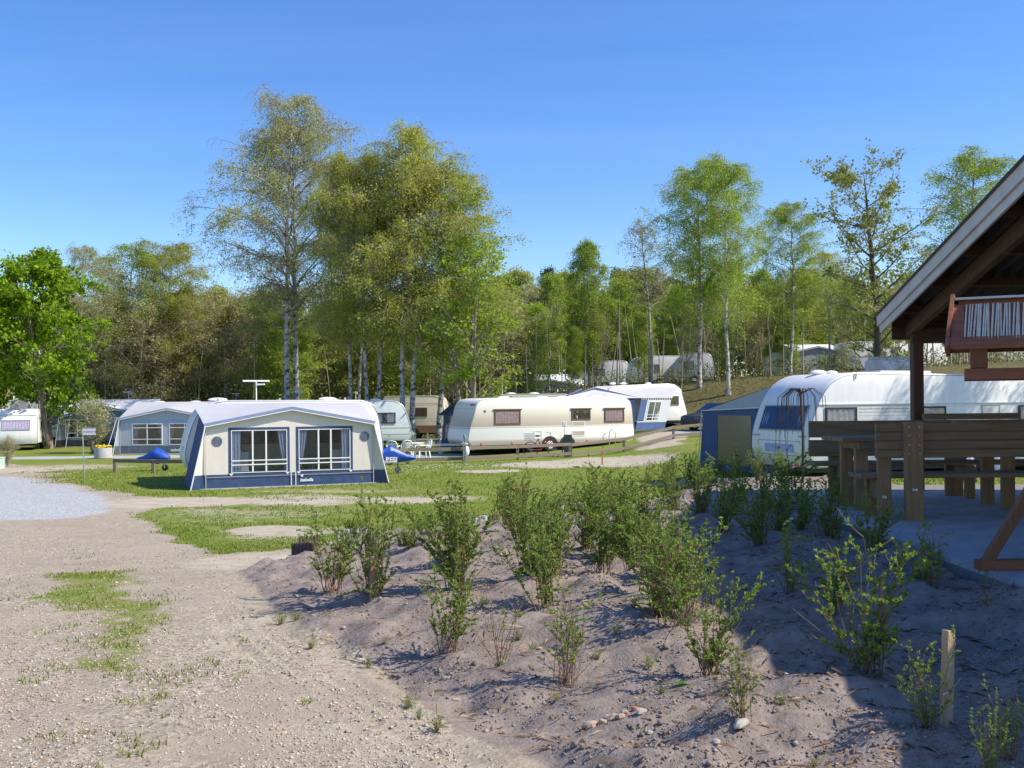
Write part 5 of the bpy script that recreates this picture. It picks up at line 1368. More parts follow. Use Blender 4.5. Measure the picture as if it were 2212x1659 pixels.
fp = [(P(u, HV, D).x, D) for u, D in ((830, 38.6), (879, 39.2), (1001, 39.8), (1117, 41.3), (1230, 42.6), (1347, 44.6), (1454, 46.4), (1540, 47.5))]
fence("low two-rail timber fence running in front of the long beige caravan", fp)
fp = [(P(u, HV, D).x, D) for u, D in ((247, 36.0), (330, 35.5), (410, 35.0), (480, 34.5))]
fence("low single-rail timber barrier left of the cream awning tent", fp, .48, (.42,))

# monobloc chairs
def chair(label, x, y, yaw, first=None):
    if first: t = copy_tree(first)
    else:
        t = thing("plastic_chair", label, "chair", group=None)
        MB().box(-.22, .22, -.22, .22, .40, .43).build("seat", PLAST, t, None, .012)
        for sx in (-1, 1):
            for sy in (-1, 1): MB().bar((sx * .21, sy * .21, .42), (sx * .27, sy * .27, 0), .05, .05).build("leg", PLAST, t)
            MB().tube([(sx * .24, -.24, .42), (sx * .27, -.22, .64), (sx * .27, .1, .66), (sx * .22, .25, .62)], .022, 6).build("armrest", PLAST, t, 60)
        b = MB().tube([(-.20, .22, .42), (-.24, .30, .70), (-.17, .34, .84), (0, .35, .88), (.17, .34, .84), (.24, .30, .70), (.20, .22, .42)], .022, 6).build("backrest", PLAST, t, 60)
        for k in range(-3, 4): MB().bar((k * .035, .22, .43), (k * .058, .335, .84 - abs(k) * .012), .028, .012).build("slat", PLAST, b)
    t.location = (x, y, Hs(x, y)); t.rotation_euler = (0, 0, yaw); t["label"] = label
    return t
def px(u, D): return P(u, HV, D).x
ch1 = chair("white plastic garden chair with its back to the fence, outermost", px(850, 41.0), 41.0, R(170))
chair("white plastic garden chair pushed beside the outermost one", px(873, 41.3), 41.3, R(205), ch1)
chair("white plastic garden chair turned sideways near the caravan's nose", px(912, 41.4), 41.4, R(-65), ch1)
t = thing("garden_table", "round white plastic garden table between the plastic chairs", "table", (px(893, 42.2), 42.2, Hs(px(893, 42.2), 42.2)))
MB().lathe([(.0, .70), (.44, .70), (.45, .715), (.44, .73), (0, .73)], 20).build("table_top", PLAST, t, 40)
for a in range(4): MB().bar((.12 * math.cos(a * 1.571), .12 * math.sin(a * 1.571), .7), (.36 * math.cos(a * 1.571), .36 * math.sin(a * 1.571), 0), .05, .05).build("leg", PLAST, t)

# blue hitch covers
COVER = M("blue_cover", (.018, .075, .42), .4, .15, 4, .5, 7)
def cover(label, x, y, yaw, s=1.0, txt=None):
    t = thing("hitch_cover", label, "cover", (x, y, Hs(x, y)), yaw)
    rng = random.Random(int(x * 10)); m = MB(); rings = []
    prof = [(-.55, .30, .10, .15), (-.42, .22, .17, .34), (-.25, .17, .24, .50), (-.05, .15, .26, .62), (.05, .16, .24, .58), (.2, .2, .2, .42), (.45, .26, .14, .22), (.72, .30, .07, .10)]
    n = 14; vs = []
    for x_, z_, ry, rz in prof:
        for k in range(n):
            a = k / n * 6.283; j = 1 + rng.uniform(-.12, .12)
            vs.append((x_ * s, ry * j * math.cos(a) * s, (z_ + .12 + rz * .5 + rz * .5 * math.sin(a) * j) * s))
    fs_ = [(i * n + k, i * n + (k + 1) % n, i * n + n + (k + 1) % n, i * n + n + k) for i in range(len(prof) - 1) for k in range(n)] + [tuple(range(n))[::-1], tuple(range((len(prof) - 1) * n, len(prof) * n))]
    m.add(vs, fs_); c = m.build("cover", COVER, t, 30)
    if txt: text(txt, .2 * s, PLAST, c, Matrix.Translation((-.2 * s, -.285 * s, .38 * s)) @ FRONT, bold=.008)
    MB().lathe([(.03, -.04), (.11, -.04), (.12, 0), (.11, .04), (.03, .04)], 14, (-.35 * s, -.05, .12), 'y').build("jockey_wheel", RUBBER, t, 40)
    MB().tube([(-.35 * s, 0, .1), (-.3 * s, 0, .45)], .025, 6).build("jockey_tube", STEEL, t)
cover("blue fabric hitch cover with white print right of the cream tent", px(846, 34.0), 34.0, R(8), 1.1, "BESI")
cover("crumpled blue hitch cover lying behind the left timber barrier", px(335, 36.6), 36.6, R(175), .95)

# sign
sx = px(181, 33.5)
t = thing("small_sign", "small white sign with red letters on a thin steel post", "sign", (sx, 33.5, Hs(sx, 33.5)))
MB().tube([(0, 0, -.1), (-.05, 0, 1.62)], .022, 8).build("post", STEEL, t)
b = MB().box(-.06, .38, -.02, .0, 1.42, 1.64).build("board", PLAST, t, None, .004)
MB().box(-.07, .39, -.025, .005, 1.64, 1.67).build("top_rail", GREYM, t)
text("FLÖNNE N", .085, M("sign_red", (.62, .08, .12)), b, Matrix.Translation((-.02, -.023, 1.50)) @ FRONT)
# planter
ppx = px(222, 45.5)
t = thing("concrete_planter", "round concrete planter full of yellow flowers", "planter", (ppx, 45.5, Hs(ppx, 45.5)))
MB().lathe([(.36, 0), (.385, .02), (.39, .46), (.385, .48), (.33, .48), (.33, .40), (0, .40)], 28).build("pot", M("concrete", (.45, .44, .43), .9, .12, 6, .3, 60), t, 40)
rng = np.random.default_rng(2)
m = MB()
for i in range(70):
    a = rng.random() * 6.28; r_ = .33 * math.sqrt(rng.random()); m.ellipsoid((r_ * math.cos(a), r_ * math.sin(a), .48 + rng.random() * .12), .04, .04, .03, 6, 4)
m.build("flowers", M("petal_yellow", (.8, .55, .02)), t)
lv, lq = leaf_quads(np.stack([rng.normal(0, .15, 260), rng.normal(0, .15, 260), .44 + rng.random(260) * .1], 1), rng.uniform(.02, .04, 260), rng)
link(bpy.data.objects.new("leaves", np_mesh("planter_leaves", lv, lq, L_MAPLE)), t)
# green box at the frame edge
bx_ = px(3, 38.5)
t = thing("green_box", "pale green box half outside the frame beside the far road", "box", (bx_ - .2, 38.5, Hs(bx_, 38.5)))
MB().box(-.2, .22, -.2, .2, 0, .42).build("case", M("pale_green", (.45, .58, .48)), t, None, .015); MB().box(-.22, .24, -.22, .22, .42, .46).build("lid", M("pale_green", (.45, .58, .48)), t, None, .01)
# little shrub stump left of tent
for u, D, h in ((330, 40, .4), (312, 39, .3)): pass

# electric pillar in front of the beige caravan
ex_ = px(1226, 43.3)
t = thing("electric_pillar", "dark supply pillar with white box on a thin mast before the beige caravan", "pillar", (ex_, 43.3, Hs(ex_, 43.3)))
MB().box(-.17, .17, -.1, .1, 0, .95).build("cabinet", M("charcoal", (.05, .055, .055), .7), t, None, .015)
MB().tube([(-.15, 0, .9), (-.15, 0, 1.35)], .014, 6).build("mast", STEEL, t)
MB().box(-.24, -.05, -.1, .08, 1.30, 1.52).build("lamp_box", PLAST, t, None, .02)
# tap post
tx = px(1003, 39.5)
t = thing("tap_post", "grey water tap post with a white basin at the fence gap", "tap", (tx, 39.5, Hs(tx, 39.5)))
MB().box(-.06, -.01, -.05, .05, -.1, 1.0).build("post", STEEL, t); MB().box(.01, .06, -.05, .05, -.1, .95).build("post", STEEL, t)
MB().lathe([(.03, .68), (.13, .74), (.14, .78), (.12, .78)], 14).build("basin", PLAST, t, 40)
MB().tube([(0, 0, .78), (.01, 0, .95), (-.02, 0, 1.12)], [.04, .07, .045], 8).build("tap_cover", M("blue_grey_foil", (.22, .28, .33), .3), t, 50)
MB().ellipsoid((.06, .15, .45), .12, .12, .22, 10, 6).build("white_bag", PLAST, t, 60)
# hoop rack
hx = px(1315, 45.2)
t = thing("hoop_rack", "thin metal double hoop standing behind the fence", "rack", (hx, 45.2, Hs(hx, 45.2)))
for d, h in ((-.14, .85), (.16, 1.0)): MB().tube([(d - .14, d * .5, 0), (d - .14, d * .5, h - .14), (d - .07, d * .5, h - .03), (d, d * .5, h), (d + .07, d * .5, h - .03), (d + .14, d * .5, h - .14), (d + .14, d * .5, 0)], .017, 6).build("hoop", STEEL, t, 60)

# bicycle
bxx = px(1172, 43.0)
t = thing("bicycle", "red bicycle with wire basket leaning behind the fence", "bicycle", (bxx, 43.0, Hs(bxx, 43.0)), R(14))
RED = M("bike_red", (.22, .02, .04), .4)
for x in (-.55, .55):
    m = MB(); n = 28; pts = [(x + .33 * math.cos(k / n * 6.283), 0, .34 + .33 * math.sin(k / n * 6.283)) for k in range(n + 1)]
    m.tube(pts, .02, 6, False); w = m.build("wheel", RUBBER, t, 60)
    m = MB()
    for k in range(12): m.tube([(x, 0, .34), (x + .32 * math.cos(k / 12 * 6.283), 0, .34 + .32 * math.sin(k / 12 * 6.283))], .003, 3)
    m.build("spokes", STEEL, w)
m = MB()
for a, b in (((-.55, 0, .34), (-.1, 0, .32)), ((-.1, 0, .32), (-.22, 0, .85)), ((-.55, 0, .34), (-.2, 0, .78)), ((-.1, 0, .32), (.38, 0, .72)), ((-.18, 0, .62), (.36, 0, .82)), ((.36, 0, .9), (.55, 0, .34))): m.tube([a, b], .018, 6)
m.build("frame", RED, t)
MB().ellipsoid((-.24, 0, .92), .14, .08, .04, 8, 5).build("saddle", DARKP, t, 60)
MB().tube([(.36, 0, .9), (.33, 0, 1.02), (.30, -.25, 1.05), (.22, -.27, 1.05)], .012, 5).build("handlebar", STEEL, t); MB().tube([(.33, 0, 1.02), (.30, .25, 1.05), (.22, .27, 1.05)], .012, 5).build("handlebar", STEEL, t)
m = MB()
for k in range(9):
    s = -.2 + k * .05; m.bar((-.62 + s * .8, -.14, .74), (-.62 + s, -.16, 1.02), .008); m.bar((-.62 + s * .8, .14, .74), (-.62 + s, .16, 1.02), .008)
for z in (.74, .83, .92, 1.02):
    k = 1 + (z - .74) * .6; m.bar((-.62 - .17 * k, -.15, z), (-.62 + .17 * k, -.15, z), .012); m.bar((-.62 - .17 * k, .15, z), (-.62 + .17 * k, .15, z), .012); m.bar((-.62 - .17 * k, -.15, z), (-.62 - .17 * k, .15, z), .012); m.bar((-.62 + .17 * k, -.15, z), (-.62 + .17 * k, .15, z), .012)
m.build("basket", STEEL, t)
MB().bar((-.75, -.02, .45), (-.2, -.02, .05), .03, .015).build("prop_stand", STEEL, t)

# dark car behind the blue awning
cx_ = px(1518, 50); cyaw = R(25)
t = thing("parked_car", "dark estate car half hidden behind the blue awning", "car", (cx_, 50, Hs(cx_, 50)), cyaw)
prof = [(-.2, .25), (-.22, .55), (-.15, .78), (.75, .95), (1.45, 1.42), (3.4, 1.45), (3.95, 1.0), (4.05, .5), (4.0, .25)]
CARP = M("car_dark", (.05, .06, .07), .25, .05, 2)
MB().prism(prof, lambda a, b, d: (a, d, b), 0, 1.7).build("body", CARP, t, None, .08)
for y in (-.012, 1.69): MB().prism([(1.05, .98), (1.55, 1.36), (3.3, 1.38), (3.6, 1.0)], lambda a, b, d: (a, y + d, b), 0, .02).build("side_window", SKYGL, t)
MB().prism([(.15, .98), (1.55, .98), (1.45, 1.38), (.25, 1.38)], lambda a, b, d: (.80 + (b - .98) * 1.5 - d, a, b), .0, .02).build("windscreen", SKYGL, t)
for y in (.1, 1.25): MB().box(-.24, -.16, y, y + .34, .58, .72).build("headlight", glass_mat("lamp_glass", (.7, .7, .7), .3), t, None, .02)
for x in (.6, 3.2):
    for y in (-.02, 1.54): 
        w = MB().lathe([(.1, 0), (.29, .01), (.30, .05), (.30, .15), (.29, .18), (.1, .18)], 18, (x, y, .30), 'y').build("wheel", RUBBER, t, 40)
        MB().lathe([(.02, -.01), (.17, -.005), (.18, .17), (.02, .185)], 14, (x, y, .30), 'y').build("rim", STEEL, w, 40)

# marker stakes
def peg(label, u, v, hp, mat, top=None, w=.03, lean=0):
    g = G(u, v); h = hp / F * g.y
    t = thing("marker_peg", label, "peg", (g.x, g.y, g.z))
    MB().bar((0, 0, -.1), (lean * h, 0, h), w, w).build("peg", mat, t)
    if top: MB().bar((lean * h * .8, 0, h * .84), (lean * h, 0, h * 1.02), w * 1.5, w * 1.5).build("tip", top, t)
PINE = M("raw_pine", (.50, .31, .16), .8, .2, 10, .3, 40, stretch=(6, 6, 1)); ORANGE = M("orange_paint", (.75, .14, .04), .6)
peg("orange-tipped wooden peg standing in the sand by the fence", 1301, 1004, 29, PINE, ORANGE, .06)
peg("dark wooden peg standing at the far rim of the bed", 1452, 1010, 24, OLDWOOD, None, .07)
peg("red-topped marker peg among the bed's back shrubs", 1116, 1115, 60, PINE, M("red_paint", (.75, .06, .03)), .035)
STK = M("stake_wood", (.44, .32, .20), .8, .2, 8, .4, 30, stretch=(5, 5, 1))
def stake(label, u, v, hp, w, lean=0, mat=STK, depth=None):
    g = G(u, v); h = hp / F * g.y
    t = thing("wooden_stake", label, "stake", (g.x, g.y, g.z), R(25))
    m = MB(); d = depth or w; l = lean * h
    m.add([(-w / 2, -d / 2, -.15), (w / 2, -d / 2, -.15), (w / 2, d / 2, -.15), (-w / 2, d / 2, -.15), (-w / 2 + l, -d / 2, h), (w / 2 + l, -d / 2, h - w * .15), (w / 2 + l, d / 2, h - w * .2), (-w / 2 + l, d / 2, h)], [(0, 3, 2, 1), (4, 5, 6, 7), (0, 1, 5, 4), (1, 2, 6, 5), (2, 3, 7, 6), (3, 0, 4, 7)])
    m.build("shaft", mat, t, None, .003); return t
stake("short square weathered stake inside a bushy shrub at the bed's corner", 806, 1308, 108, .055, 0, M("stake_brown", (.25, .165, .10), .85, .2, 8, .4, 30, stretch=(5, 5, 1)))
stake("thin brown stake inside the sunny shrubs", 1468, 1270, 130, .03, 0, M("stake_brown", (.25, .165, .10)))
stk = stake("tall pale split stake standing in the pavilion's shadow edge", 2042, 1562, 198, .045, .06, STK, .035)
MB().tube([(-.05, -.03, .13), (.0, -.03, .14), (.12, .02, .17)], .003, 4).build("wire", STEEL, stk)
# red and white barrier tape
a = P(1550, 1035, 17.5); b = P(1725, 1003, 16.2); tp = thing("barrier_tape", "sagging red and white barrier tape beyond the far rim shrubs", "tape", (0, 0, 0))
for i in range(22):
    p = a.lerp(b, i / 22); q = a.lerp(b, (i + 1) / 22); sag = lambda s: -.10 * math.sin(s * math.pi)
    p.z += sag(i / 22); q.z += sag((i + 1) / 22); MB().bar(p, q, .006, .045).build("red_segment" if i % 2 else "white_segment", M("tape_red", (.6, .05, .05), .4) if i % 2 else PLAST, tp)

# palisade edging blocks
PB = M("palisade_brown", (.11, .075, .06), .9, .25, 14, .4, 60); PG = M("palisade_grey", (.36, .35, .34), .9, .2, 14, .4, 60)
def palisade(label, u0, v0, u1, v1, n, mats, h=.16):
    a = G(u0, v0); b = G(u1, v1); t = thing("palisade_edging", label, "edging", (a.x, a.y, a.z))
    for i in range(n):
        p = a.lerp(b, (i + .5) / n) - a; L = (b - a).length / n
        m = MB().lathe([(L * .44, -.12), (L * .47, -.10), (L * .47, h + random.uniform(-.006, .006)), (L * .42, h + .012)], 10, (p.x, p.y, p.z)); m.build("palisade_block", mats[i % len(mats)], t, 30)
palisade("dark brown palisade blocks at the lawn's tip", 645, 1186, 692, 1183, 6, [PB])
palisade("lower dark brown palisade blocks around a sandy step", 632, 1203, 684, 1198, 6, [PB])
palisade("grey palisade blocks below the iris clump", 726, 1170, 795, 1163, 7, [PG, M("palisade_mid", (.24, .23, .23), .9, .2, 14)])
palisade("small brown palisade blocks half sunk in soil", 738, 1186, 765, 1183, 4, [PB], .08)
palisade("pale and dark palisade blocks at the back of the bed", 1022, 1138, 1076, 1130, 6, [PG, PG, PG, PB, PB, PB])
palisade("weathered palisade blocks behind the tall shrubs", 1185, 1112, 1292, 1098, 10, [PG, PB])

# stones on the bed
ST = [M("stone_pink", (.42, .31, .245), .8, .2, 8), M("stone_white", (.42, .385, .335), .8, .15, 8), M("stone_grey", (.34, .32, .30), .8, .2, 8), M("brick_red", (.42, .17, .11), .85, .2, 8)]
SL = ["rounded pinkish stone lying on the bed", "small whitish stone lying on the bed", "grey-brown stone lying on the bed", "reddish brick fragment lying on the bed"]
rr = random.Random(5)
def stone(u, v, wpx, k, lab=None):
    g = G(u, v); r = wpx / F * g.y / 2; zz = float(H(np.array([g.x]), np.array([g.y]), True)[0])
    o = MB().ellipsoid((0, 0, 0), r * rr.uniform(.85, 1.3), r * rr.uniform(.8, 1.1), r * rr.uniform(.5, .75), 8, 6, .5, rr).build("stone", ST[k], None, 28)
    o.location = (g.x, g.y, zz + r * .35); o.rotation_euler = (rr.uniform(-.3, .3), rr.uniform(-.3, .3), rr.uniform(0, 6))
    tag(o, lab or SL[k], "stone", None if lab else ["pinkish bed stones", "whitish bed stones", "grey bed stones", "brick fragments"][k])
stone(1275, 1567, 28, 0, "leftmost pinkish stone of the pile in the bed")
stone(1303, 1562, 20, 0, "upright pinkish stone in the middle of the bed's stone pile"); stone(1322, 1556, 30, 0, "largest pinkish stone of the pile in the bed")
stone(1340, 1560, 22, 0, "pointed pinkish stone at the end of the pile"); stone(1310, 1545, 18, 0, "pale stone at the back of the bed's stone pile"); stone(1385, 1555, 22, 1, "pale oval stone next to a green sprout right of the pile"); stone(1372, 1535, 20, 3, "reddish stone behind the pale oval one"); stone(1350, 1537, 16, 2)
stone(1600, 1612, 34, 1, "large pale stone at the foot of the thin two-stem shrub"); stone(1548, 1640, 20, 1, "bright white stone at the front edge of the bed"); stone(1513, 1612, 22, 2, "brown stone left of the large pale stone")
for i in range(60):
    u = rr.uniform(620, 2150); v = rr.uniform(1220, 1655)
    g = G(u, v)
    if float(bed_mask(np.array([g.x]), np.array([g.y]))[0]) > .6 and g.x < 3.1: stone(u, v, rr.uniform(6, 14), rr.choice([0, 1, 1, 2, 2, 3]))
# broad-leaved weed
g = G(1505, 1480); t = thing("broad_leaf_weed", "broad-leaved green weed at the foot of the arching shrub", "weed", (g.x, g.y, g.z))
for k in range(6):
    m = MB(); a = k * 1.05; L = .10 + .03 * (k % 2); d = Vector((math.cos(a), math.sin(a), .9 if k == 0 else .35)).normalized(); s_ = Vector((-math.sin(a), math.cos(a), 0)); vs = []
    for j, (q, w_) in enumerate(((0, .006), (.3, .02), (.6, .028), (.85, .02), (1, .002))): 
        c_ = d * L * q + Vector((0, 0, -.03 * q * q)); vs += [c_ - s_ * w_, c_ + Vector((0, 0, -.005)), c_ + s_ * w_]
    m.add(vs, [(3 * j + i, 3 * j + i + 1, 3 * j + 4 + i, 3 * j + 3 + i) for j in range(4) for i in range(2)]); m.build("leaf", leaf_mat("broad_leaf", [(.09, .2, .02), (.13, .26, .03)], .35), t, 60)

# ------------------------------------------------------------------ patio, benches, pavilion, feeder
PZ = 1.15
slab = M("concrete_slab", (.40, .39, .385), .9, .14, 3, .35, 50)
pat = MB().box(3.30, 12.0, 2.0, 14.6, .6, PZ - .045).build("patio", M("joint_sand", (.22, .2, .18), .95, .2, 20)); tag(pat, kind="structure")
sm = [MB().box(-.244, .244, -.244, .244, 0, .055).mesh("slab", slab)]
for i in range(11):
    for j in range(18):
        x = 3.56 + i * .5; y = 4.4 + j * .5 + .25 * (i % 2)
        if x > .56 * y + .6 or y > 14.3: continue
        o = bpy.data.objects.new("slab", sm[0]); link(o, pat); o.location = (x, y, PZ - .056 + random.uniform(-.003, .003)); o.rotation_euler = (random.uniform(-.006, .006), random.uniform(-.006, .006), random.uniform(-.008, .008))

def wood(name, c, v=.25):
    return M(name, c, .75, v, 3.5, .35, 25, stretch=(.5, 7, 7))
BW = wood("bench_timber", (.25, .165, .09)); BWV = M("bench_upright", (.32, .195, .095), .75, .25, 3.5, .35, 25, stretch=(7, 7, .5))
BOLT = M("bolt_steel", (.5, .5, .5), .35, .1, 5, metal=.8)
def bolts(parent, x, y, zs, r=.012, dx=(0,)):
    for z in zs:
        for d in dx: MB().lathe([(r, .0), (r, -.006), (r * .6, -.012), (0.001, -.013)], 12, (x + d, y, z), 'y').build("bolt", BOLT, parent, 40)
XR = 7.2
# near bench, seen from behind
t = thing("picnic_bench", "heavy timber bench seen from behind with bolted upright post", "bench", (0, 10.0, PZ))
for k in range(4): 
    MB().box(3.62, XR, .0, .045, .615 + k * .088, .615 + k * .088 + .080).build("back_plank", BW, t, None, .006)
for x in (3.98, 6.4):
    p = MB().box(x - .092, x + .092, -.052, -.002, -.02, .975).build("upright", BWV, t, None, .008)
    bolts(p, x, -.053, (.66, .745, .84, .925), .012, (-.05, .05)); bolts(p, x, -.053, (.30,), .026)
for k in range(2): MB().box(3.50, XR, .10 + k * .20, .285 + k * .20, .405, .45).build("seat_plank", BW, t, None, .006)
for x in (3.72, 5.42, 6.9):
    MB().box(x - .06, x + .075, .06, .11, 0, .70).build("leg", BWV, t, None, .006)
    MB().box(x - .06, x + .06, .40, .45, 0, .40).build("leg", BWV, t, None, .006)
    b = MB().box(x - .025, x + .025, .115, .395, .20, .39).build("cross_brace", BW, t, None, .006)
    bolts(b, x, .058, (.22,), .024)
# table
t = thing("picnic_table", "heavy timber picnic table between the two benches", "table", (0, 10.85, PZ))
for k in range(4): MB().box(3.56, XR, k * .185, k * .185 + .175, .745, .79).build("top_plank", BW, t, None, .006)
for x in (3.80, 5.4, 6.9):
    for y in (.08, .55): MB().box(x - .07, x + .07, y, y + .06, 0, .68).build("leg", BWV, t, None, .006)
    MB().box(x - .05, x + .05, .02, .70, .66, .742).build("top_bearer", BW, t, None, .006)
# far bench
t = thing("picnic_bench", "heavy timber bench with two wide back planks facing the table", "bench", (0, 12.15, PZ))
for k in range(2): MB().box(3.68, XR, .30, .345, .50 + k * .235, .50 + k * .235 + .205).build("back_plank", BW, t, None, .006)
MB().box(5.1, 6.3, .30, .345, .945, 1.02).build("back_plank", BW, t, None, .006)
for k in range(2): MB().box(3.62, XR, -.10 + k * .20, .085 + k * .20, .405, .45).build("seat_plank", BW, t, None, .006)
for x in (4.05, 5.5, 6.9):
    MB().box(x - .11, x + .11, .35, .40, 0, .93).build("upright", BWV, t, None, .006)
    MB().box(x - .06, x + .06, -.08, -.03, 0, .40).build("leg", BWV, t, None, .006)
    b = MB().box(x - .025, x + .025, -.028, .30, .20, .39).build("cross_brace", BW, t, None, .006)
    bolts(b, x + .06, -.081, (.22,), .024)
t = thing("clay_flower_pot", "small clay flower pot on the picnic table", "flower pot", (5.0, 11.2, PZ + .79))
MB().lathe([(.06, 0), (.085, .12), (.10, .12), (.10, .16), (.085, .16), (.08, .12)], 18).build("pot", M("terracotta", (.38, .15, .085), .85, .1), t, 40)
MB().lathe([(.0, .10), (.082, .115)], 18).build("soil", M("pot_soil", (.08, .06, .05)), t)

# pavilion: far eave, ridge and near eave of its open gable end
DB = M("stained_beam", (.075, .042, .026), .8, .3, 4, .3, 20, stretch=(.6, 6, 6)); BARGE = M("barge_paint", (.55, .54, .50), .6, .12, 3, .3, 15)
SHEET = M("roof_sheet", (.05, .042, .036), .9, .2, 3, .2, 20)
E0 = Vector((5.01, 13.5, 3.40)); R0 = Vector((4.51, 8.5, 4.36)); E1 = Vector((3.86, 2.3, 2.98))
xdir = Vector((.995, -.10, 0))
pv = thing("picnic_pavilion", "open pavilion with white barge boards sheltering the picnic benches", "pavilion", (E0.x, E0.y, PZ))
o = Vector((E0.x, E0.y, PZ))
def rel(p): return p - o
LEN = 9.5  # roof lengthened out of view to deepen shade on benches and bed
# corrugated sheets as rows of panels
def sheet(A, B, name="roof_sheet"):
    m = MB(); n = 330; vs = []
    nrm = (B - A).cross(xdir).normalized(); nrm = nrm if nrm.z > 0 else -nrm
    for j in range(4):
        q = A.lerp(B, j / 3)
        for i in range(n + 1):
            vs.append(rel(q + xdir * (LEN * i / n + .02) + nrm * (.05 + .022 * math.sin(i * LEN / n / .16 * 6.283))))
    k = len(vs)
    vs += [v + nrm * .012 for v in vs]
    fs_ = [(j * (n + 1) + i, j * (n + 1) + i + 1, (j + 1) * (n + 1) + i + 1, (j + 1) * (n + 1) + i) for j in range(3) for i in range(n)]
    m.add(vs, fs_ + [tuple(k + c for c in f_[::-1]) for f_ in fs_]); return m.build(name, SHEET, pv, 50)
over = lambda A, B, e: A + (A - B).normalized() * e
sheet(over(E0, R0, .12), R0); sheet(over(E1, R0, .12), R0)
for A in (E0, E1):
    d = (R0 - A); nrm = d.cross(xdir).normalized(); nrm = nrm if nrm.z > 0 else -nrm
    for s_ in (.12, .34, .56, .78, .97):                      # purlins
        p = A.lerp(R0, s_) - nrm * .02; MB().bar(rel(p + xdir * .06), rel(p + xdir * LEN), .07, .09, nrm).build("purlin", DB, pv)
    for x in (.30, 2.2, 4.1, 6.0, 7.9):                            # rafters
        MB().bar(rel(A + xdir * x - nrm * .15), rel(R0 + xdir * x - nrm * .15), .075, .17, nrm).build("rafter", DB, pv)
    # doubled barge boards
    a, b = over(A, R0, .16), R0
    MB().bar(rel(a - nrm * .02 - xdir * .01), rel(b - nrm * .02 - xdir * .01), .026, .20, nrm).build("barge_board", BARGE, pv)
    MB().bar(rel(a + nrm * .05 - xdir * .04), rel(b + nrm * .05 - xdir * .04), .026, .15, nrm).build("barge_board", BARGE, pv)
    MB().bar(rel(a + nrm * .118 - xdir * .04), rel(b + nrm * .118 - xdir * .04), .10, .012, nrm).build("edge_flashing", M("flashing", (.10, .10, .11), .6), pv)
MB().bar(rel(R0 + xdir * -.04 + Vector((0, 0, .10))), rel(R0 + xdir * LEN + Vector((0, 0, .10))), .36, .05).build("ridge_cap", SHEET, pv)
# wall plates and posts on both eaves
for A, sgn in ((E0, 1), (E1, -1)):
    c_ = A.lerp(R0, .04); zt = c_.z - .16
    MB().bar(rel(Vector((c_.x, c_.y, zt - .09)) + xdir * .29), rel(Vector((c_.x, c_.y, zt - .09)) + xdir * LEN), .14, .20).build("wall_plate", DB, pv)
    MB().bar(rel(Vector((A.x, A.y, A.z - .10)) + xdir * .10), rel(Vector((A.x, A.y, A.z - .10)) + xdir * LEN), .03, .30).build("eave_board", DB, pv)
    for x in (.36, 3.2, 6.2):
        p = Vector((c_.x, c_.y, 0)) + xdir * x
        MB().bar(rel(Vector((p.x, p.y, PZ - .06))), rel(Vector((p.x, p.y, zt - .19))), .135, .135).build("post", M("post_stain", (.10, .045, .028), .7, .2, 3, .2, 20, stretch=(6, 6, .6)), pv, None, .008)
MB().bar(rel(E0 + xdir * .34 + Vector((0, 0, -.30))), rel(E1 + xdir * .34 + Vector((0, 0, -.30))), .10, .0001 + .10).build("tie_beam", DB, pv) if False else None

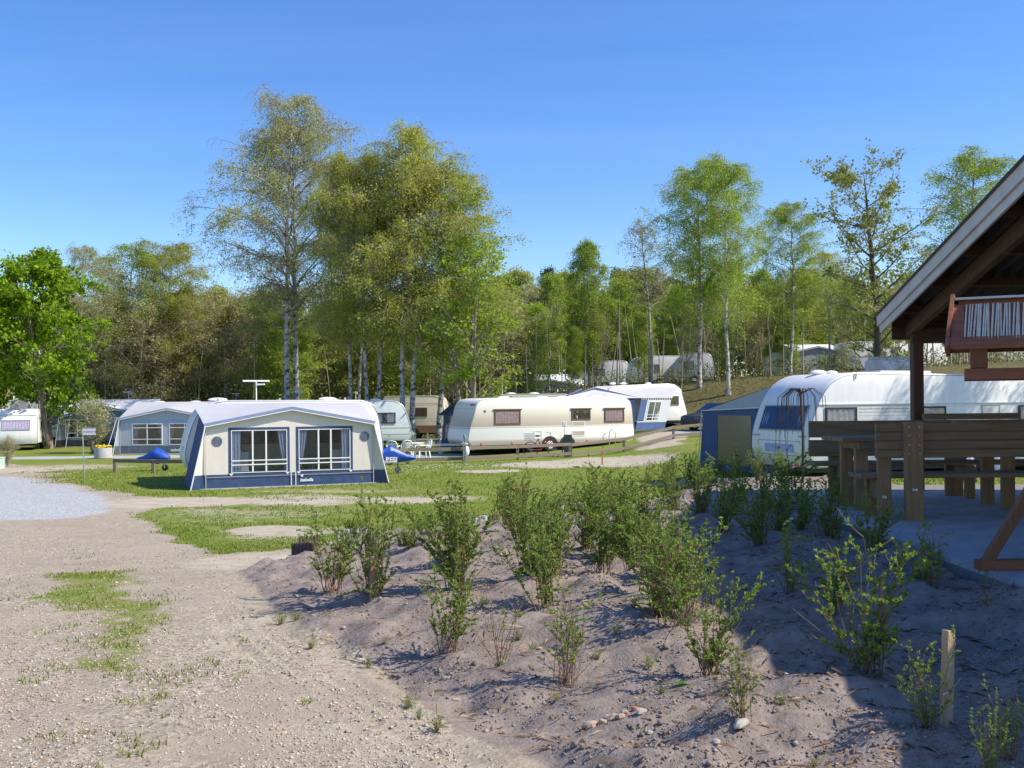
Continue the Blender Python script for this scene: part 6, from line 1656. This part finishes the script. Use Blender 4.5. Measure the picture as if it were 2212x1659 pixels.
# bird feeder on a braced post
FD = M("feeder_stain", (.27, .10, .05), .7, .2, 5, .25, 30, stretch=(1, 6, 6)); FD2 = M("feeder_post", (.20, .085, .04), .7, .2, 5, .25, 30, stretch=(6, 6, 1))
fx, fy = 3.72, 7.05
t = thing("bird_feeder", "reed-roofed wooden bird feeder house on a braced post", "bird feeder", (fx, fy, PZ))
MB().box(-.06, .06, -.06, .06, 0, 1.35).build("post", FD2, t, None, .006)
for a, b in (((-.42, 0, .02), (-.05, 0, .62)), ((.42, 0, .02), (.05, 0, .62))): MB().bar(a, b, .06, .07).build("brace", FD2, t, None, .005)
MB().box(-.47, .47, -.045, .045, .0, .07).build("foot_beam", FD, t, None, .005)
n_before = len(t.children)
MB().box(-.40, .40, -.24, .24, 1.335, 1.36).build("floor", FD, t)
for y in (-.245, .225): MB().box(-.42, .42, y, y + .02, 1.33, 1.41).build("side_board", FD, t, None, .004)
for x in (-.42, .40): MB().box(x, x + .02, -.222, .222, 1.33, 1.41).build("side_board", FD, t, None, .004)
for x in (-.34, .34):
    for y in (-.19, .19): MB().box(x - .045, x + .045, y - .035, y + .035, 1.412, 1.61).build("corner_post", FD2, t, None, .004)
zf, zr_ = 1.565, 1.90
for s_ in (-1, 1):
    fr = lambda a, b, d, s_=s_: (a, s_ * (.30 - b * .30) , zf + b * (zr_ - zf) + d) 
    MB().prism([(-.50, .0), (.50, .0), (.44, 1), (-.44, 1)], fr, -.02, 0).build("roof_panel", FD, t)
    g_ = MB(); g_.pbox(fr, -.50, .50, 0, .14, .002, .02); g_.pbox(fr, -.45, .45, .88, 1, .002, .02); g_.pbox(fr, -.49, -.42, .14, .88, .002, .02); g_.pbox(fr, .42, .49, .14, .88, .002, .02)
    g_.build("roof_frame", FD, t)
    m = MB(); r2 = random.Random(3)
    k = 0
    for i in range(52):
        a = -.405 + i * .0158 + r2.uniform(-.004, .004); b0, b1 = .10, .90
        m.tube([fr(a - .012, b0, .012), fr(a + r2.uniform(-.006, .01), b1, .012)], r2.uniform(.0045, .0065), 5, False)
    m.build("reed_thatch", M("reed", (.62, .52, .36), .8, .3, 20, col2=(.75, .70, .58)), t)
for s_ in (-1, 1):
    for x in (-.515, .515): MB().bar((x * 1.0, s_ * .31, zf - .03), (x * .93, s_ * .0, zr_ + .04), .022, .055).build("gable_board", FD, t)
MB().bar((-.47, 0, zr_ + .02), (.47, 0, zr_ + .02), .09, .016).build("ridge_cap", STEEL, t)
MB().box(-.035, .035, -.035, .035, zr_ + .02, zr_ + .12).build("chimney", PINE, t)

for c_ in t.children:
    if c_.name.split('.')[0] not in ("post", "brace", "foot_beam"): c_.rotation_euler = (0, 0, R(-24)); c_.scale = (1.18, 1.1, 1)
